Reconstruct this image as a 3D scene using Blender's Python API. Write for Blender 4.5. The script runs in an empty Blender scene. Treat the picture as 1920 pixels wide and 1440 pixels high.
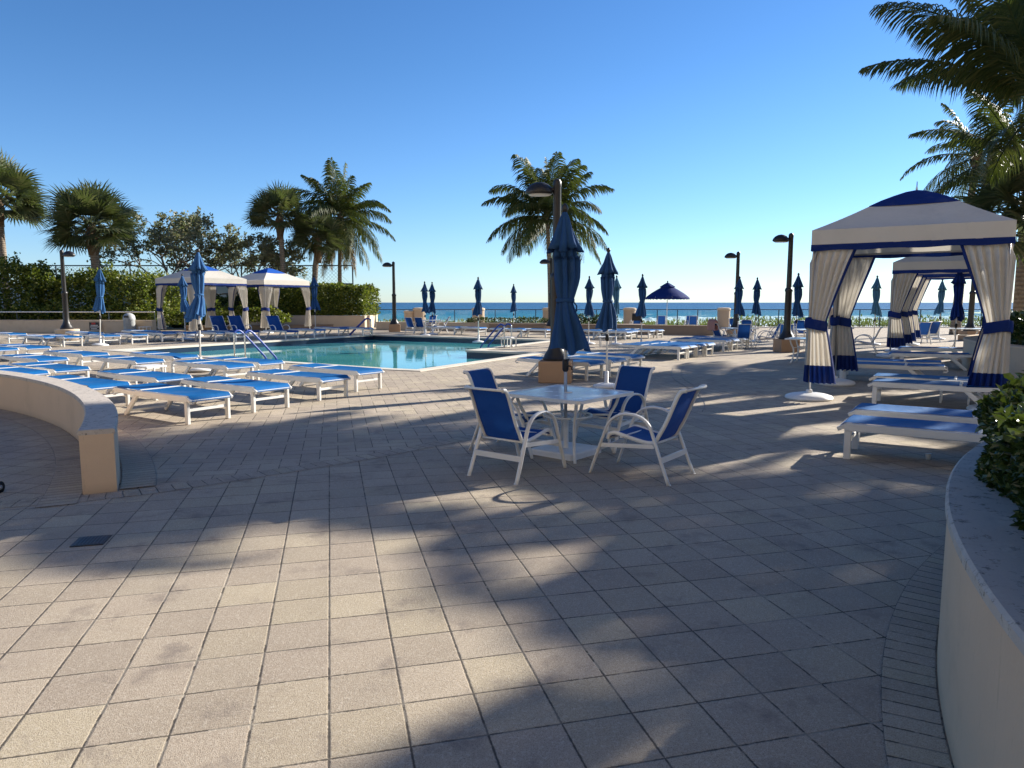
import bpy, math, random
from mathutils import Vector, Matrix, noise
from mathutils.geometry import tessellate_polygon
random.seed(7)
R=math.radians; PI=math.pi
sin,cos=math.sin,math.cos
scene=bpy.context.scene
col=scene.collection

# ------------------------------------------------------------------ survey helper
F=1331.0; H=1.70; PITCH=R(6.557)
def G(x,y,h=0.0):
    """ground (or height h) position that the surveyed picture point falls on"""
    u=(x-960)/F; v=-(y-720)/F
    dz=-sin(PITCH)+v*cos(PITCH); t=(h-H)/dz
    return Vector((u*t,(cos(PITCH)+v*sin(PITCH))*t,h))
GA=R(57); U=Vector((cos(GA),sin(GA),0)); V=Vector((sin(GA),-cos(GA),0))

# ------------------------------------------------------------------ node helpers
def new_mat(name):
    m=bpy.data.materials.new(name); m.use_nodes=True
    nt=m.node_tree; nt.nodes.clear()
    return m,nt
class N:
    def __init__(s,nt): s.nt=nt
    def node(s,t,**k):
        n=s.nt.nodes.new(t)
        for a,b in k.items(): setattr(n,a,b)
        return n
    def put(s,sock,v):
        if v is None: return
        if isinstance(v,bpy.types.NodeSocket): s.nt.links.new(v,sock)
        else: sock.default_value=v
    def m(s,op,a,b=None,c=None):
        n=s.node('ShaderNodeMath',operation=op); s.put(n.inputs[0],a); s.put(n.inputs[1],b); s.put(n.inputs[2],c); return n.outputs[0]
    def vm(s,op,a,b=None):
        n=s.node('ShaderNodeVectorMath',operation=op); s.put(n.inputs[0],a); s.put(n.inputs[1],b); return n.outputs[0]
    def sep(s,v):
        n=s.node('ShaderNodeSeparateXYZ'); s.put(n.inputs[0],v); return n.outputs
    def comb(s,x,y,z=0.0):
        n=s.node('ShaderNodeCombineXYZ'); s.put(n.inputs[0],x); s.put(n.inputs[1],y); s.put(n.inputs[2],z); return n.outputs[0]
    def noise(s,vec,scale,detail=3,rough=.55,out=0):
        n=s.node('ShaderNodeTexNoise'); s.put(n.inputs['Vector'],vec); s.put(n.inputs['Scale'],scale)
        n.inputs['Detail'].default_value=detail; n.inputs['Roughness'].default_value=rough; return n.outputs[out]
    def ramp(s,f,stops,interp='LINEAR'):
        n=s.node('ShaderNodeValToRGB'); s.put(n.inputs[0],f); cr=n.color_ramp; cr.interpolation=interp
        while len(cr.elements)>1: cr.elements.remove(cr.elements[0])
        cr.elements[0].position=stops[0][0]; cr.elements[0].color=c4(stops[0][1])
        for p,c in stops[1:]:
            e=cr.elements.new(p); e.color=c4(c)
        return n.outputs[0]
    def mix(s,f,a,b,blend='MIX'):
        n=s.node('ShaderNodeMix',data_type='RGBA',blend_type=blend); s.put(n.inputs[0],f)
        s.put(n.inputs[6],a if isinstance(a,bpy.types.NodeSocket) else c4(a)); s.put(n.inputs[7],b if isinstance(b,bpy.types.NodeSocket) else c4(b)); return n.outputs[2]
    def bump(s,h,strength=.3,dist=.01,nrm=None):
        n=s.node('ShaderNodeBump'); s.put(n.inputs['Height'],h); n.inputs['Strength'].default_value=strength; n.inputs['Distance'].default_value=dist
        if nrm: s.put(n.inputs['Normal'],nrm)
        return n.outputs[0]
    def coord(s,which='Object'):
        return s.node('ShaderNodeTexCoord').outputs[which]
    def pos(s): return s.node('ShaderNodeNewGeometry').outputs['Position']
    def bsdf(s,colr,rough=.6,metal=0,spec=.5,nrm=None,**k):
        n=s.node('ShaderNodeBsdfPrincipled'); s.put(n.inputs['Base Color'],colr if isinstance(colr,bpy.types.NodeSocket) else c4(colr))
        s.put(n.inputs['Roughness'],rough); s.put(n.inputs['Metallic'],metal); s.put(n.inputs['Specular IOR Level'],spec)
        if nrm: s.put(n.inputs['Normal'],nrm)
        for a,b in k.items(): s.put(n.inputs[a.replace('_',' ')],b)
        return n.outputs[0]
    def out(s,sh):
        o=s.node('ShaderNodeOutputMaterial'); s.put(o.inputs[0],sh)
def c4(c): return tuple(c) if len(c)==4 else (c[0],c[1],c[2],1.0)

def simple(name,c,rough=.6,metal=0,spec=.5,var=.12,scale=6,bump=0.0,bscale=60,c2=None):
    m,nt=new_mat(name); n=N(nt); p=n.coord()
    f=n.noise(p,scale,4)
    dark=c2 if c2 else tuple(v*(1-2*var) for v in c)
    cc=n.mix(n.m('MULTIPLY',n.m('SUBTRACT',f,.3),1.6),c,dark)
    nr=n.bump(n.noise(p,bscale,3),bump,.01) if bump else None
    n.out(n.bsdf(cc,rough,metal,spec,nr)); return m
def fabric(name,c,c2,trans=.25,scale=5,rough=.85,weave=0):
    m,nt=new_mat(name); n=N(nt); p=n.coord()
    cc=n.mix(n.noise(p,scale,4),c,c2)
    rn=n.node('ShaderNodeObjectInfo').outputs['Random']; cc=n.mix(1.0,cc,n.comb(*(n.m('ADD',.84,n.m('MULTIPLY',rn,.30)),)*3),'MULTIPLY')
    cc=n.mix(n.m('MULTIPLY',n.m('MAXIMUM',n.m('SUBTRACT',n.noise(p,2.1,5,.7),.55),0.0),1.6),cc,tuple(.5*v+.12 for v in c))
    nr=n.bump(n.noise(p,9,4),.45,.02)
    b=n.bsdf(cc,rough,0,.25,nr)
    t=n.node('ShaderNodeBsdfTranslucent'); n.put(t.inputs[0],cc)
    mx=n.node('ShaderNodeMixShader'); mx.inputs[0].default_value=trans
    n.put(mx.inputs[1],b); n.put(mx.inputs[2],t.outputs[0]); n.out(mx.outputs[0]); return m
def leafmat(name,cols,trans=.35,rough=.45,spec=.4):
    m,nt=new_mat(name); n=N(nt)
    geo=n.node('ShaderNodeNewGeometry')
    f=n.m('ADD',n.m('MULTIPLY',geo.outputs['Random Per Island'],.6),n.m('MULTIPLY',n.noise(geo.outputs['Position'],.9,2),.5))
    k=len(cols); cc=n.ramp(f,[(.15+.8*i/(k-1),c) for i,c in enumerate(cols)])
    b=n.bsdf(cc,rough,0,spec)
    t=n.node('ShaderNodeBsdfTranslucent'); n.put(t.inputs[0],n.mix(.5,cc,(.12,.16,.01)))
    mx=n.node('ShaderNodeMixShader'); mx.inputs[0].default_value=trans
    n.put(mx.inputs[1],b); n.put(mx.inputs[2],t.outputs[0]); n.out(mx.outputs[0]); return m

# ---- paving
def paving_common(n,gx,gy,idx,edge,P,cols,mort,joint=.5,size=.305):
    """edge: distance to joint in metres"""
    wn=n.node('ShaderNodeTexWhiteNoise',noise_dimensions='3D'); n.put(wn.inputs[0],idx)
    w=n.sep(wn.outputs['Color'])
    cc=n.ramp(wn.outputs['Value'],cols)
    cc=n.mix(1.0,cc,n.comb(*(n.m('ADD',.88,n.m('MULTIPLY',w[1],.18)),)*3),'MULTIPLY')
    big=n.noise(P,1.3,4); cc=n.mix(n.m('MULTIPLY',n.m('GREATER_THAN',big,-1),n.m('MULTIPLY',n.m('SUBTRACT',big,.40),1.2)),cc,(.27,.22,.17))
    grain=n.noise(P,210,3,.7); g2=n.noise(P,75,5,.75)
    cc=n.mix(n.m('MULTIPLY',n.m('MAXIMUM',n.m('SUBTRACT',.52,grain),0.0),4.6),cc,(.14,.105,.075))
    cc=n.mix(n.m('MULTIPLY',n.m('MAXIMUM',n.m('SUBTRACT',g2,.50),0.0),2.6),cc,(.62,.54,.44))
    st=n.noise(P,2.6,6,.68); cc=n.mix(n.m('MINIMUM',n.m('MULTIPLY',n.m('MAXIMUM',n.m('SUBTRACT',st,.56),0.0),5.0),.75),cc,(.19,.155,.13))
    st2=n.noise(n.vm('ADD',P,(31.0,7.0,0.0)),.42,5,.6); cc=n.mix(n.m('MINIMUM',n.m('MULTIPLY',n.m('MAXIMUM',n.m('SUBTRACT',st2,.50),0.0),2.4),.45),cc,(.26,.21,.175))
    wob=n.m('MULTIPLY',n.m('SUBTRACT',n.noise(P,48,3,.7),.5),.010)
    e=n.m('ADD',edge,wob)
    jm=n.node('ShaderNodeMapRange'); n.put(jm.inputs[0],e); jm.inputs[1].default_value=.0022; jm.inputs[2].default_value=.0066; jm.inputs[3].default_value=1; jm.inputs[4].default_value=0
    jm=jm.outputs[0]
    sand=n.noise(P,.9,3); mc=n.mix(n.m('MULTIPLY',n.m('GREATER_THAN',n.noise(P,7,3),.5),n.m('MULTIPLY',n.m('SUBTRACT',sand,.42),3.0)),mort,(.42,.37,.29))
    cc=n.mix(n.m('MULTIPLY',jm,.92),cc,mc)
    rim=n.node('ShaderNodeMapRange'); n.put(rim.inputs[0],e); rim.inputs[1].default_value=.002; rim.inputs[2].default_value=.009
    hgt=n.m('ADD',n.m('MULTIPLY',rim.outputs[0],.7),n.m('MULTIPLY',grain,.75)); hgt=n.m('ADD',hgt,n.m('MULTIPLY',g2,.7)); hgt=n.m('ADD',hgt,n.m('MULTIPLY',w[2],.25))
    nr=n.bump(hgt,.55,.006)
    n.out(n.bsdf(cc,.82,0,.25,nr))
COLS=[(0,(.46,.38,.275)),(.2,(.485,.405,.28)),(.4,(.44,.36,.27)),(.6,(.46,.38,.28)),(.82,(.405,.33,.25)),(1,(.455,.38,.28))]
MORT=(.05,.042,.034)
def rot_xy(n,P,ang,ox,oy):
    s=n.sep(P); X=n.m('SUBTRACT',s[0],ox); Y=n.m('SUBTRACT',s[1],oy)
    a=n.m('ADD',n.m('MULTIPLY',X,cos(ang)),n.m('MULTIPLY',Y,sin(ang)))
    b=n.m('SUBTRACT',n.m('MULTIPLY',Y,cos(ang)),n.m('MULTIPLY',X,sin(ang)))
    return a,b
def square_paving(name,ang,ox,oy,size=.305):
    m,nt=new_mat(name); n=N(nt); P=n.pos()
    a,b=rot_xy(n,P,ang,ox,oy); a=n.m('DIVIDE',a,size); b=n.m('DIVIDE',b,size)
    fa=n.m('FLOOR',a); fb=n.m('FLOOR',b); ra=n.m('SUBTRACT',a,fa); rb=n.m('SUBTRACT',b,fb)
    ea=n.m('MINIMUM',ra,n.m('SUBTRACT',1.0,ra)); eb=n.m('MINIMUM',rb,n.m('SUBTRACT',1.0,rb))
    e=n.m('MULTIPLY',n.m('MINIMUM',ea,eb),size)
    paving_common(n,a,b,n.comb(fa,fb,0.0),e,P,COLS,MORT); return m
def herring_paving(name,ang,w=.20):
    m,nt=new_mat(name); n=N(nt); P=n.pos()
    a,b=rot_xy(n,P,ang,0,0); a=n.m('DIVIDE',n.m('ADD',a,500.0),w); b=n.m('DIVIDE',n.m('ADD',b,500.0),w)
    i=n.m('FLOOR',a); j=n.m('FLOOR',b); fx=n.m('SUBTRACT',a,i); fy=n.m('SUBTRACT',b,j)
    t=n.m('FLOORED_MODULO',n.m('SUBTRACT',i,j),4.0)
    def eq(k): return n.m('COMPARE',t,float(k),.25)
    t0,t1,t2,t3=eq(0),eq(1),eq(2),eq(3)
    L=n.m('ADD',fx,n.m('MULTIPLY',t1,9.0)); Rr=n.m('ADD',n.m('SUBTRACT',1.0,fx),n.m('MULTIPLY',t0,9.0))
    B=n.m('ADD',fy,n.m('MULTIPLY',t2,9.0)); T=n.m('ADD',n.m('SUBTRACT',1.0,fy),n.m('MULTIPLY',t3,9.0))
    e=n.m('MULTIPLY',n.m('MINIMUM',n.m('MINIMUM',L,Rr),n.m('MINIMUM',B,T)),w)
    idx=n.comb(n.m('SUBTRACT',i,t1),n.m('SUBTRACT',j,t2),n.m('ADD',t2,t3))
    paving_common(n,a,b,idx,e,P,[(p,tuple(v*1.06 for v in c)) for p,c in COLS],MORT); return m
def strip_paving(name,bl,wd):
    """uses UV in metres: u along, v across (0..wd)"""
    m,nt=new_mat(name); n=N(nt); P=n.pos(); uv=n.sep(n.coord('UV'))
    a=n.m('DIVIDE',uv[0],bl); fa=n.m('FLOOR',a); ra=n.m('SUBTRACT',a,fa); ea=n.m('MULTIPLY',n.m('MINIMUM',ra,n.m('SUBTRACT',1.0,ra)),bl)
    ev=n.m('MINIMUM',uv[1],n.m('SUBTRACT',wd,uv[1])); e=n.m('MINIMUM',ea,n.m('ADD',ev,.002))
    paving_common(n,a,a,n.comb(fa,0.0,3.0),e,P,COLS,MORT); return m

M={}
def stucco(name,c,c2,streak=True):
    m,nt=new_mat(name); n=N(nt); P=n.pos()
    f=n.noise(P,2.2,5,.6); cc=n.mix(f,c,c2)
    s=n.sep(P); sp=n.comb(n.m('MULTIPLY',s[0],34.0),n.m('MULTIPLY',s[1],34.0),n.m('MULTIPLY',s[2],5.0))
    if streak:
        cc=n.mix(n.m('MULTIPLY',n.m('MAXIMUM',n.m('SUBTRACT',.10,s[2]),0.0),4.0),cc,tuple(v*.45 for v in c))
        cc=n.mix(n.m('MINIMUM',n.m('MULTIPLY',n.m('MAXIMUM',n.m('SUBTRACT',n.noise(P,1.1,6,.7),.55),0.0),3.0),.5),cc,tuple(v*.72 for v in c))
    if streak: cc=n.mix(n.m('MULTIPLY',n.m('MAXIMUM',n.m('SUBTRACT',n.noise(sp,1.0,5,.75),.60),0.0),3.4),cc,tuple(v*.55 for v in c))
    hb=n.m('ADD',n.noise(P,90,4,.6),n.m('MULTIPLY',n.noise(sp,1.2,3),.6))
    n.out(n.bsdf(cc,.88,0,.2,n.bump(hb,.45,.008))); return m
M['wall']=stucco('tan_stucco',(.65,.485,.335),(.57,.42,.285))
M['wall_far']=stucco('cream_stucco',(.62,.50,.36),(.50,.385,.27))
M['ped']=stucco('pedestal_stucco',(.42,.27,.165),(.36,.23,.14),False)
def capmat():
    m,nt=new_mat('wall_cap'); n=N(nt); P=n.pos()
    cc=n.mix(n.noise(P,3,5,.65),(.56,.49,.41),(.40,.355,.31))
    cr=n.noise(P,16,8,.8); cc=n.mix(n.m('MINIMUM',n.m('MULTIPLY',n.m('MAXIMUM',n.m('SUBTRACT',cr,.545),0.0),9.0),.85),cc,(.09,.075,.06))
    cc=n.mix(n.m('MULTIPLY',n.m('MAXIMUM',n.m('SUBTRACT',n.noise(P,9,5,.7),.55),0.0),3.0),cc,(.62,.58,.50))
    n.out(n.bsdf(cc,.85,0,.25,n.bump(cr,.6,.01))); return m
M['cap']=capmat()
M['white']=simple('white_powder_coat',(.74,.72,.67),.38,0,.5,.07,3,.0)
M['white_rough']=simple('white_plastic',(.74,.73,.70),.5,0,.4,.10,5,.1,30)
M['steel']=simple('stainless_steel',(.62,.62,.60),.22,1.0,.5,.08,8)
M['alu']=simple('brushed_aluminium',(.58,.58,.56),.35,.9,.5,.1,8)
M['black']=simple('black_painted_metal',(.022,.019,.016),.42,0,.5,.2,10,.15,80)
M['rail']=simple('dark_rail_paint',(.045,.065,.085),.4,0,.5,.15,4)
M['blue_vinyl']=simple('blue_handrail_sleeve',(.015,.05,.30),.4,0,.5,.15,8)
M['grey_plastic']=simple('grey_plastic',(.42,.43,.42),.5,0,.4,.15,4)
M['rubber']=simple('black_rubber',(.02,.02,.02),.6,0,.3,.1,8)
M['lens']=simple('lamp_lens',(.55,.52,.45),.3,0,.5,.1,8)
M['red']=simple('sign_red',(.45,.03,.02),.5,0,.4,.1,5)
M['signw']=simple('sign_white',(.75,.73,.7),.5,0,.4,.1,5)
M['signk']=simple('sign_black',(.02,.018,.018),.5,0,.4,.1,5)
M['sling']=fabric('blue_sling_mesh',(.003,.13,.38),(.002,.10,.30),.12,3,.6)
M['sling_dark']=fabric('navy_sling_mesh',(.012,.072,.27),(.010,.055,.21),.22,3,.6)
M['umb']=fabric('faded_blue_canvas',(.030,.095,.235),(.020,.066,.17),.18,2.2)
M['umb_pale']=fabric('sun_faded_canvas',(.10,.24,.36),(.06,.17,.28),.25,2.2)
M['umb_new']=fabric('deep_blue_canvas',(.006,.032,.20),(.005,.024,.15),.18,2.2)
M['umb_light']=fabric('bright_blue_canvas',(.06,.17,.37),(.035,.12,.28),.2,2.2)
M['canvas']=fabric('cream_canvas',(.66,.615,.54),(.57,.53,.46),.22,2.5)
M['trim']=fabric('royal_blue_trim',(.006,.027,.165),(.005,.021,.125),.10,3)
M['trim_bright']=fabric('bright_blue_roof_cap',(.006,.11,.50),(.004,.08,.4),.12,3)
M['towel']=fabric('white_towel',(.75,.73,.70),(.6,.6,.6),.2,8)
M['pink']=fabric('pink_towel',(.62,.33,.26),(.5,.25,.2),.2,8)
def glassmat():
    m,nt=new_mat('rail_glass'); n=N(nt)
    t=n.node('ShaderNodeBsdfTransparent'); t.inputs[0].default_value=(.86,.93,.92,1)
    g=n.node('ShaderNodeBsdfGlossy'); g.inputs['Roughness'].default_value=.03
    fr=n.node('ShaderNodeFresnel'); fr.inputs[0].default_value=1.45
    mx=n.node('ShaderNodeMixShader'); n.put(mx.inputs[0],fr.outputs[0]); n.put(mx.inputs[1],t.outputs[0]); n.put(mx.inputs[2],g.outputs[0]); n.out(mx.outputs[0]); return m
M['glass']=glassmat()
def tabletop_mat():
    m,nt=new_mat('frosted_acrylic'); n=N(nt); p=n.coord()
    cc=n.mix(n.m('MULTIPLY',n.m('GREATER_THAN',n.noise(p,95,2),.62),.5),(.74,.75,.75),(.42,.44,.46))
    n.out(n.bsdf(cc,n.ramp(n.noise(p,5,4),[(.3,(.08,)*3),(.7,(.3,)*3)]),0,.7,n.bump(n.noise(p,70,2),.15,.004))); return m
M['acrylic']=tabletop_mat()
def bark(name,c,c2,ring=14):
    m,nt=new_mat(name); n=N(nt); p=n.coord(); s=n.sep(p)
    w=n.m('SINE',n.m('MULTIPLY',n.m('ADD',s[2],n.m('MULTIPLY',n.noise(p,5,3),.15)),float(ring)*3))
    f=n.m('ADD',n.m('MULTIPLY',w,.25),n.noise(p,9,4))
    n.out(n.bsdf(n.mix(f,c,c2),.9,0,.2,n.bump(f,.7,.05))); return m
M['trunk']=bark('palm_trunk_bark',(.15,.115,.085),(.30,.25,.20))
M['boots']=bark('palm_boot_bark',(.10,.065,.04),(.22,.15,.09),20)
M['wood']=bark('tree_bark',(.12,.10,.08),(.22,.19,.15),6)
M['frond']=leafmat('coconut_frond',[(.022,.036,.012),(.042,.064,.018),(.070,.088,.024),(.15,.14,.045)],.20,.55,.25)
M['frond_shade']=M['frond']
M['sabal']=leafmat('fan_palm_leaf',[(.035,.050,.024),(.06,.082,.036),(.10,.12,.055),(.21,.19,.10)],.25,.5,.35)
M['hedge']=leafmat('hedge_leaf',[(.028,.052,.009),(.08,.115,.016),(.17,.20,.03),(.42,.40,.08)],.45,.45,.4)
M['shrub']=leafmat('glossy_shrub_leaf',[(.014,.030,.009),(.028,.052,.013),(.045,.075,.018),(.085,.11,.028)],.18,.28,.6)
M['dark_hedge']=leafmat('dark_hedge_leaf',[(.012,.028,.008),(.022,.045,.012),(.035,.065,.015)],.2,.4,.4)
M['olive']=leafmat('seagrape_leaf',[(.10,.12,.065),(.17,.19,.11),(.28,.27,.17),(.38,.33,.22)],.42,.5,.4)
M['dune']=leafmat('dune_leaf',[(.05,.08,.015),(.11,.15,.03),(.20,.22,.05),(.33,.32,.10)],.35,.5,.3)

# ------------------------------------------------------------------ mesh builder
class MB:
    def __init__(s): s.v=[]; s.f=[]; s.mi=[]; s.uv=None; s.cur=0
    def face(s,idx): s.f.append(tuple(idx)); s.mi.append(s.cur)
    def add(s,vs,fs):
        b=len(s.v); s.v+= [tuple(p) for p in vs]
        for f in fs: s.f.append(tuple(i+b for i in f)); s.mi.append(s.cur)
        return b
    def box(s,c,size,rot=0,mat=None,bev=0.0):
        x,y,z=size[0]/2,size[1]/2,size[2]/2
        if bev>0 and min(x,y,z)>bev:
            vs=[];fs=[]
            b=bev
            prof=[(-z,b),(-z+b,0),(z-b,0),(z,b)]
            for zz,ins in prof:
                for (sx,sy) in ((1,1),(-1,1),(-1,-1),(1,-1)):
                    pts=[(sx*(x-ins),sy*(y-b)),(sx*(x-b),sy*(y-ins))]
                    if sx*sy<0: pts=pts[::-1]
                    if ins: pts=[(sx*(x-b*1.3),sy*(y-b*1.0)),(sx*(x-b*1.0),sy*(y-b*1.3))] if sx*sy>0 else [(sx*(x-b*1.0),sy*(y-b*1.3)),(sx*(x-b*1.3),sy*(y-b*1.0))]
                    for p in pts: vs.append((p[0],p[1],zz))
            for k in range(3):
                for i in range(8): fs.append((k*8+i,k*8+(i+1)%8,(k+1)*8+(i+1)%8,(k+1)*8+i))
            fs.append(tuple(range(7,-1,-1))); fs.append(tuple(24+i for i in range(8)))
        else:
            vs=[(-x,-y,-z),(x,-y,-z),(x,y,-z),(-x,y,-z),(-x,-y,z),(x,-y,z),(x,y,z),(-x,y,z)]
            fs=[(0,3,2,1),(4,5,6,7),(0,1,5,4),(1,2,6,5),(2,3,7,6),(3,0,4,7)]
        m=mat if mat else Matrix.Rotation(rot,3,'Z')
        s.add([m@Vector(p)+Vector(c) for p in vs],fs)
    def beam(s,a,b,w,h,up=(0,0,1)):
        a=Vector(a);b=Vector(b);d=(b-a); L=d.length; d.normalize(); upv=Vector(up)
        r=d.cross(upv); 
        if r.length<1e-4: r=Vector((1,0,0))
        r.normalize(); u=r.cross(d)
        m=Matrix((r,d,u)).transposed()
        s.box((a+b)/2,(w,L,h),mat=m,bev=min(w,h)*.12)
    def tube(s,pts,r,n=8,cap=True,sq=(1,1)):
        pts=[Vector(p) for p in pts]; k=len(pts); rr=r if isinstance(r,(list,tuple)) else [r]*k
        vs=[];fs=[]; prev=None
        for i,p in enumerate(pts):
            t=(pts[min(i+1,k-1)]-pts[max(i-1,0)]).normalized()
            if prev is None:
                a=Vector((0,0,1)) if abs(t.z)<.9 else Vector((1,0,0)); x=t.cross(a).normalized()
            else:
                x=(prev-t*prev.dot(t)).normalized()
            y=t.cross(x); prev=x
            for j in range(n):
                an=2*PI*j/n; vs.append(p+x*cos(an)*rr[i]*sq[0]+y*sin(an)*rr[i]*sq[1])
        for i in range(k-1):
            for j in range(n): fs.append((i*n+j,i*n+(j+1)%n,(i+1)*n+(j+1)%n,(i+1)*n+j))
        if cap: fs.append(tuple(range(n-1,-1,-1))); fs.append(tuple((k-1)*n+j for j in range(n)))
        s.add(vs,fs)
    def lathe(s,prof,n=24,c=(0,0,0),rad=None,cap=True):
        vs=[];fs=[];k=len(prof)
        for i,(r,z) in enumerate(prof):
            for j in range(n):
                an=2*PI*j/n; q=r*(rad(an,z) if rad else 1); vs.append((c[0]+q*cos(an),c[1]+q*sin(an),c[2]+z))
        for i in range(k-1):
            for j in range(n): fs.append((i*n+j,i*n+(j+1)%n,(i+1)*n+(j+1)%n,(i+1)*n+j))
        if cap: fs.append(tuple(range(n-1,-1,-1))); fs.append(tuple((k-1)*n+j for j in range(n)))
        s.add(vs,fs)
    def build(s,name,mats,parent=None,smooth=False,loc=None,angle=None):
        me=bpy.data.meshes.new(name); me.from_pydata(s.v,[],s.f)
        if not isinstance(mats,(list,tuple)): mats=[mats]
        for m in mats: me.materials.append(m)
        if len(mats)>1: me.polygons.foreach_set('material_index',s.mi)
        if smooth:
            me.polygons.foreach_set('use_smooth',[True]*len(s.f))
            if angle: me.set_sharp_from_angle(angle=R(angle))
        if s.uv:
            l=me.uv_layers.new(name='UVMap'); flat=[]
            for q in s.uv: flat+= [q[0],q[1]]
            l.data.foreach_set('uv',flat)
        me.update()
        o=bpy.data.objects.new(name,me); col.objects.link(o)
        if parent: o.parent=parent
        if loc is not None: o.location=loc
        return o
def empty(name,loc=(0,0,0),rz=0):
    o=bpy.data.objects.new(name,None); col.objects.link(o); o.location=loc; o.rotation_euler=(0,0,rz); o.empty_display_size=.2; return o
def tag(o,label,cat,group=None):
    o['label']=label; o['category']=cat
    if group: o['group']=group
    return o
def struct(o): o['kind']='structure'; return o
def stuff(o,label,cat): o['kind']='stuff'; o['label']=label; o['category']=cat; return o
def copy_tree(o,parent=None):
    c=o.copy(); col.objects.link(c)
    if parent: c.parent=parent
    for ch in [x for x in bpy.data.objects if x.parent==o]: copy_tree(ch,c)
    return c
_used=set()
def place(proto,loc,rz,label,group=None,scale=None,cat=None):
    if proto.name in _used: o=copy_tree(proto)
    else: o=proto; _used.add(proto.name)
    o.location=loc; o.rotation_euler=(0,0,rz); o['label']=label
    if group: o['group']=group
    elif 'group' in o: del o['group']
    if cat: o['category']=cat
    o.scale=(scale or 1.0,)*3
    return o
def recolor(o,frm,to):
    for c in [x for x in bpy.data.objects if x.parent==o]+[o]:
        if c.type=='MESH':
            for i,m in enumerate(c.data.materials):
                if m==frm:
                    c.material_slots[i].link='OBJECT'; c.material_slots[i].material=to
        if c!=o: recolor(c,frm,to)

# ------------------------------------------------------------------ SETTING
POOL=[(-14.17,25.28),(-3.08,18.15),(-2.40,17.86),(0.80,23.85),(-1.61,25.14),(1.93,32.10),(-7.29,37.39)]
def flat(poly,z,name,mat,hole=None):
    rings=[[Vector((x,y,z)) for x,y in poly]]
    if hole: rings.append([Vector((x,y,z)) for x,y in hole])
    tris=tessellate_polygon(rings); mb=MB(); allp=[p for r in rings for p in r]; mb.v=[tuple(p) for p in allp]
    for t in tris:
        a,b,c=[allp[i] for i in t]
        if (b-a).cross(c-a).z<0: t=(t[0],t[2],t[1])
        mb.face(t)
    return mb.build(name,mat)
struct(flat([(-75,-14),(45,-14),(45,50.6),(-75,50.6)],0,'pool_deck',herring_paving('herringbone_paving',R(14)),hole=POOL))
SQ=R(14.3)
mainpoly=[(-12,-8),(9,-8),(9,12.5),(4.6,13.2),(1.6,10.75),(-.6,8.69),(-1.4,7.80),(-2.2,7.08),(-2.72,6.65),(-3.22,6.25),(-3.66,6.04),(-3.9,5.95),(-4.6,5.75),(-12,4.2)]
struct(flat(mainpoly,.004,'square_paving',square_paving('square_paver_blocks',SQ,-.76,2.77)))
# curved-in terrace on the far left
LC=(-15.16,.79); LR=12.55
arc=[(LC[0]+(LR-.02)*cos(R(a)),LC[1]+(LR-.02)*sin(R(a))) for a in range(24,82,3)]
struct(flat([(-12,4.2),(-4.6,5.75),(-3.9,5.95)]+arc+[(-30,13),(-30,4.2)],.006,'terrace_paving',square_paving('terrace_paver_blocks',R(14.3-23),-4.9,7.2)))
def strip(name,path,w,z,mat,side=1):
    """flat strip of courses along a path; v across to the given side"""
    mb=MB(); uv=[]; pts=[Vector((p[0],p[1],0)) for p in path]; L=0; k=len(pts); inn=[];out=[];Ls=[]
    for i,p in enumerate(pts):
        t=(pts[min(i+1,k-1)]-pts[max(i-1,0)]).normalized(); nn=Vector((-t.y,t.x,0))*side
        if i: L+=(pts[i]-pts[i-1]).length
        Ls.append(L); inn.append(p); out.append(p+nn*w)
    for i in range(k): mb.v+= [(inn[i].x,inn[i].y,z),(out[i].x,out[i].y,z)]
    for i in range(k-1):
        f=[2*i,2*i+2,2*i+3,2*i+1]; u=[(Ls[i],0),(Ls[i+1],0),(Ls[i+1],w),(Ls[i],w)]
        if side<0: f=f[::-1]; u=u[::-1]
        mb.face(f); uv+=u
    mb.uv=uv
    return struct(mb.build(name,mat))
strip('paving_border',[(-12.1,4.0),(-4.6,5.60),(-3.9,5.84),(-3.66,5.93),(-3.22,6.16),(-2.72,6.56),(-2.2,6.99),(-1.4,7.71),(-.6,8.60),(1.6,10.66),(4.6,13.13)],.24,.0070,strip_paving('border_cobbles',.14,.24),1)
def arcpath(c,r,a0,a1,st=2.0):
    n=max(2,int(abs(a1-a0)/st)); return [(c[0]+r*cos(R(a0+(a1-a0)*i/n)),c[1]+r*sin(R(a0+(a1-a0)*i/n))) for i in range(n+1)]
sold=strip_paving('soldier_course',.102,.22)
sold2=strip_paving('soldier_course_wide',.102,.30)
strip('inner_wall_course',arcpath(LC,LR-.005,23.8,80),.30,.0100,sold2,1)
strip('outer_wall_course',arcpath(LC,LR+.285,25.5,80),.30,.0100,sold2,-1)
RC=(7.93,-.32); RR=6.88
strip('planter_course',arcpath(RC,RR+.005,200,100),.22,.0100,sold,1)

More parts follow.
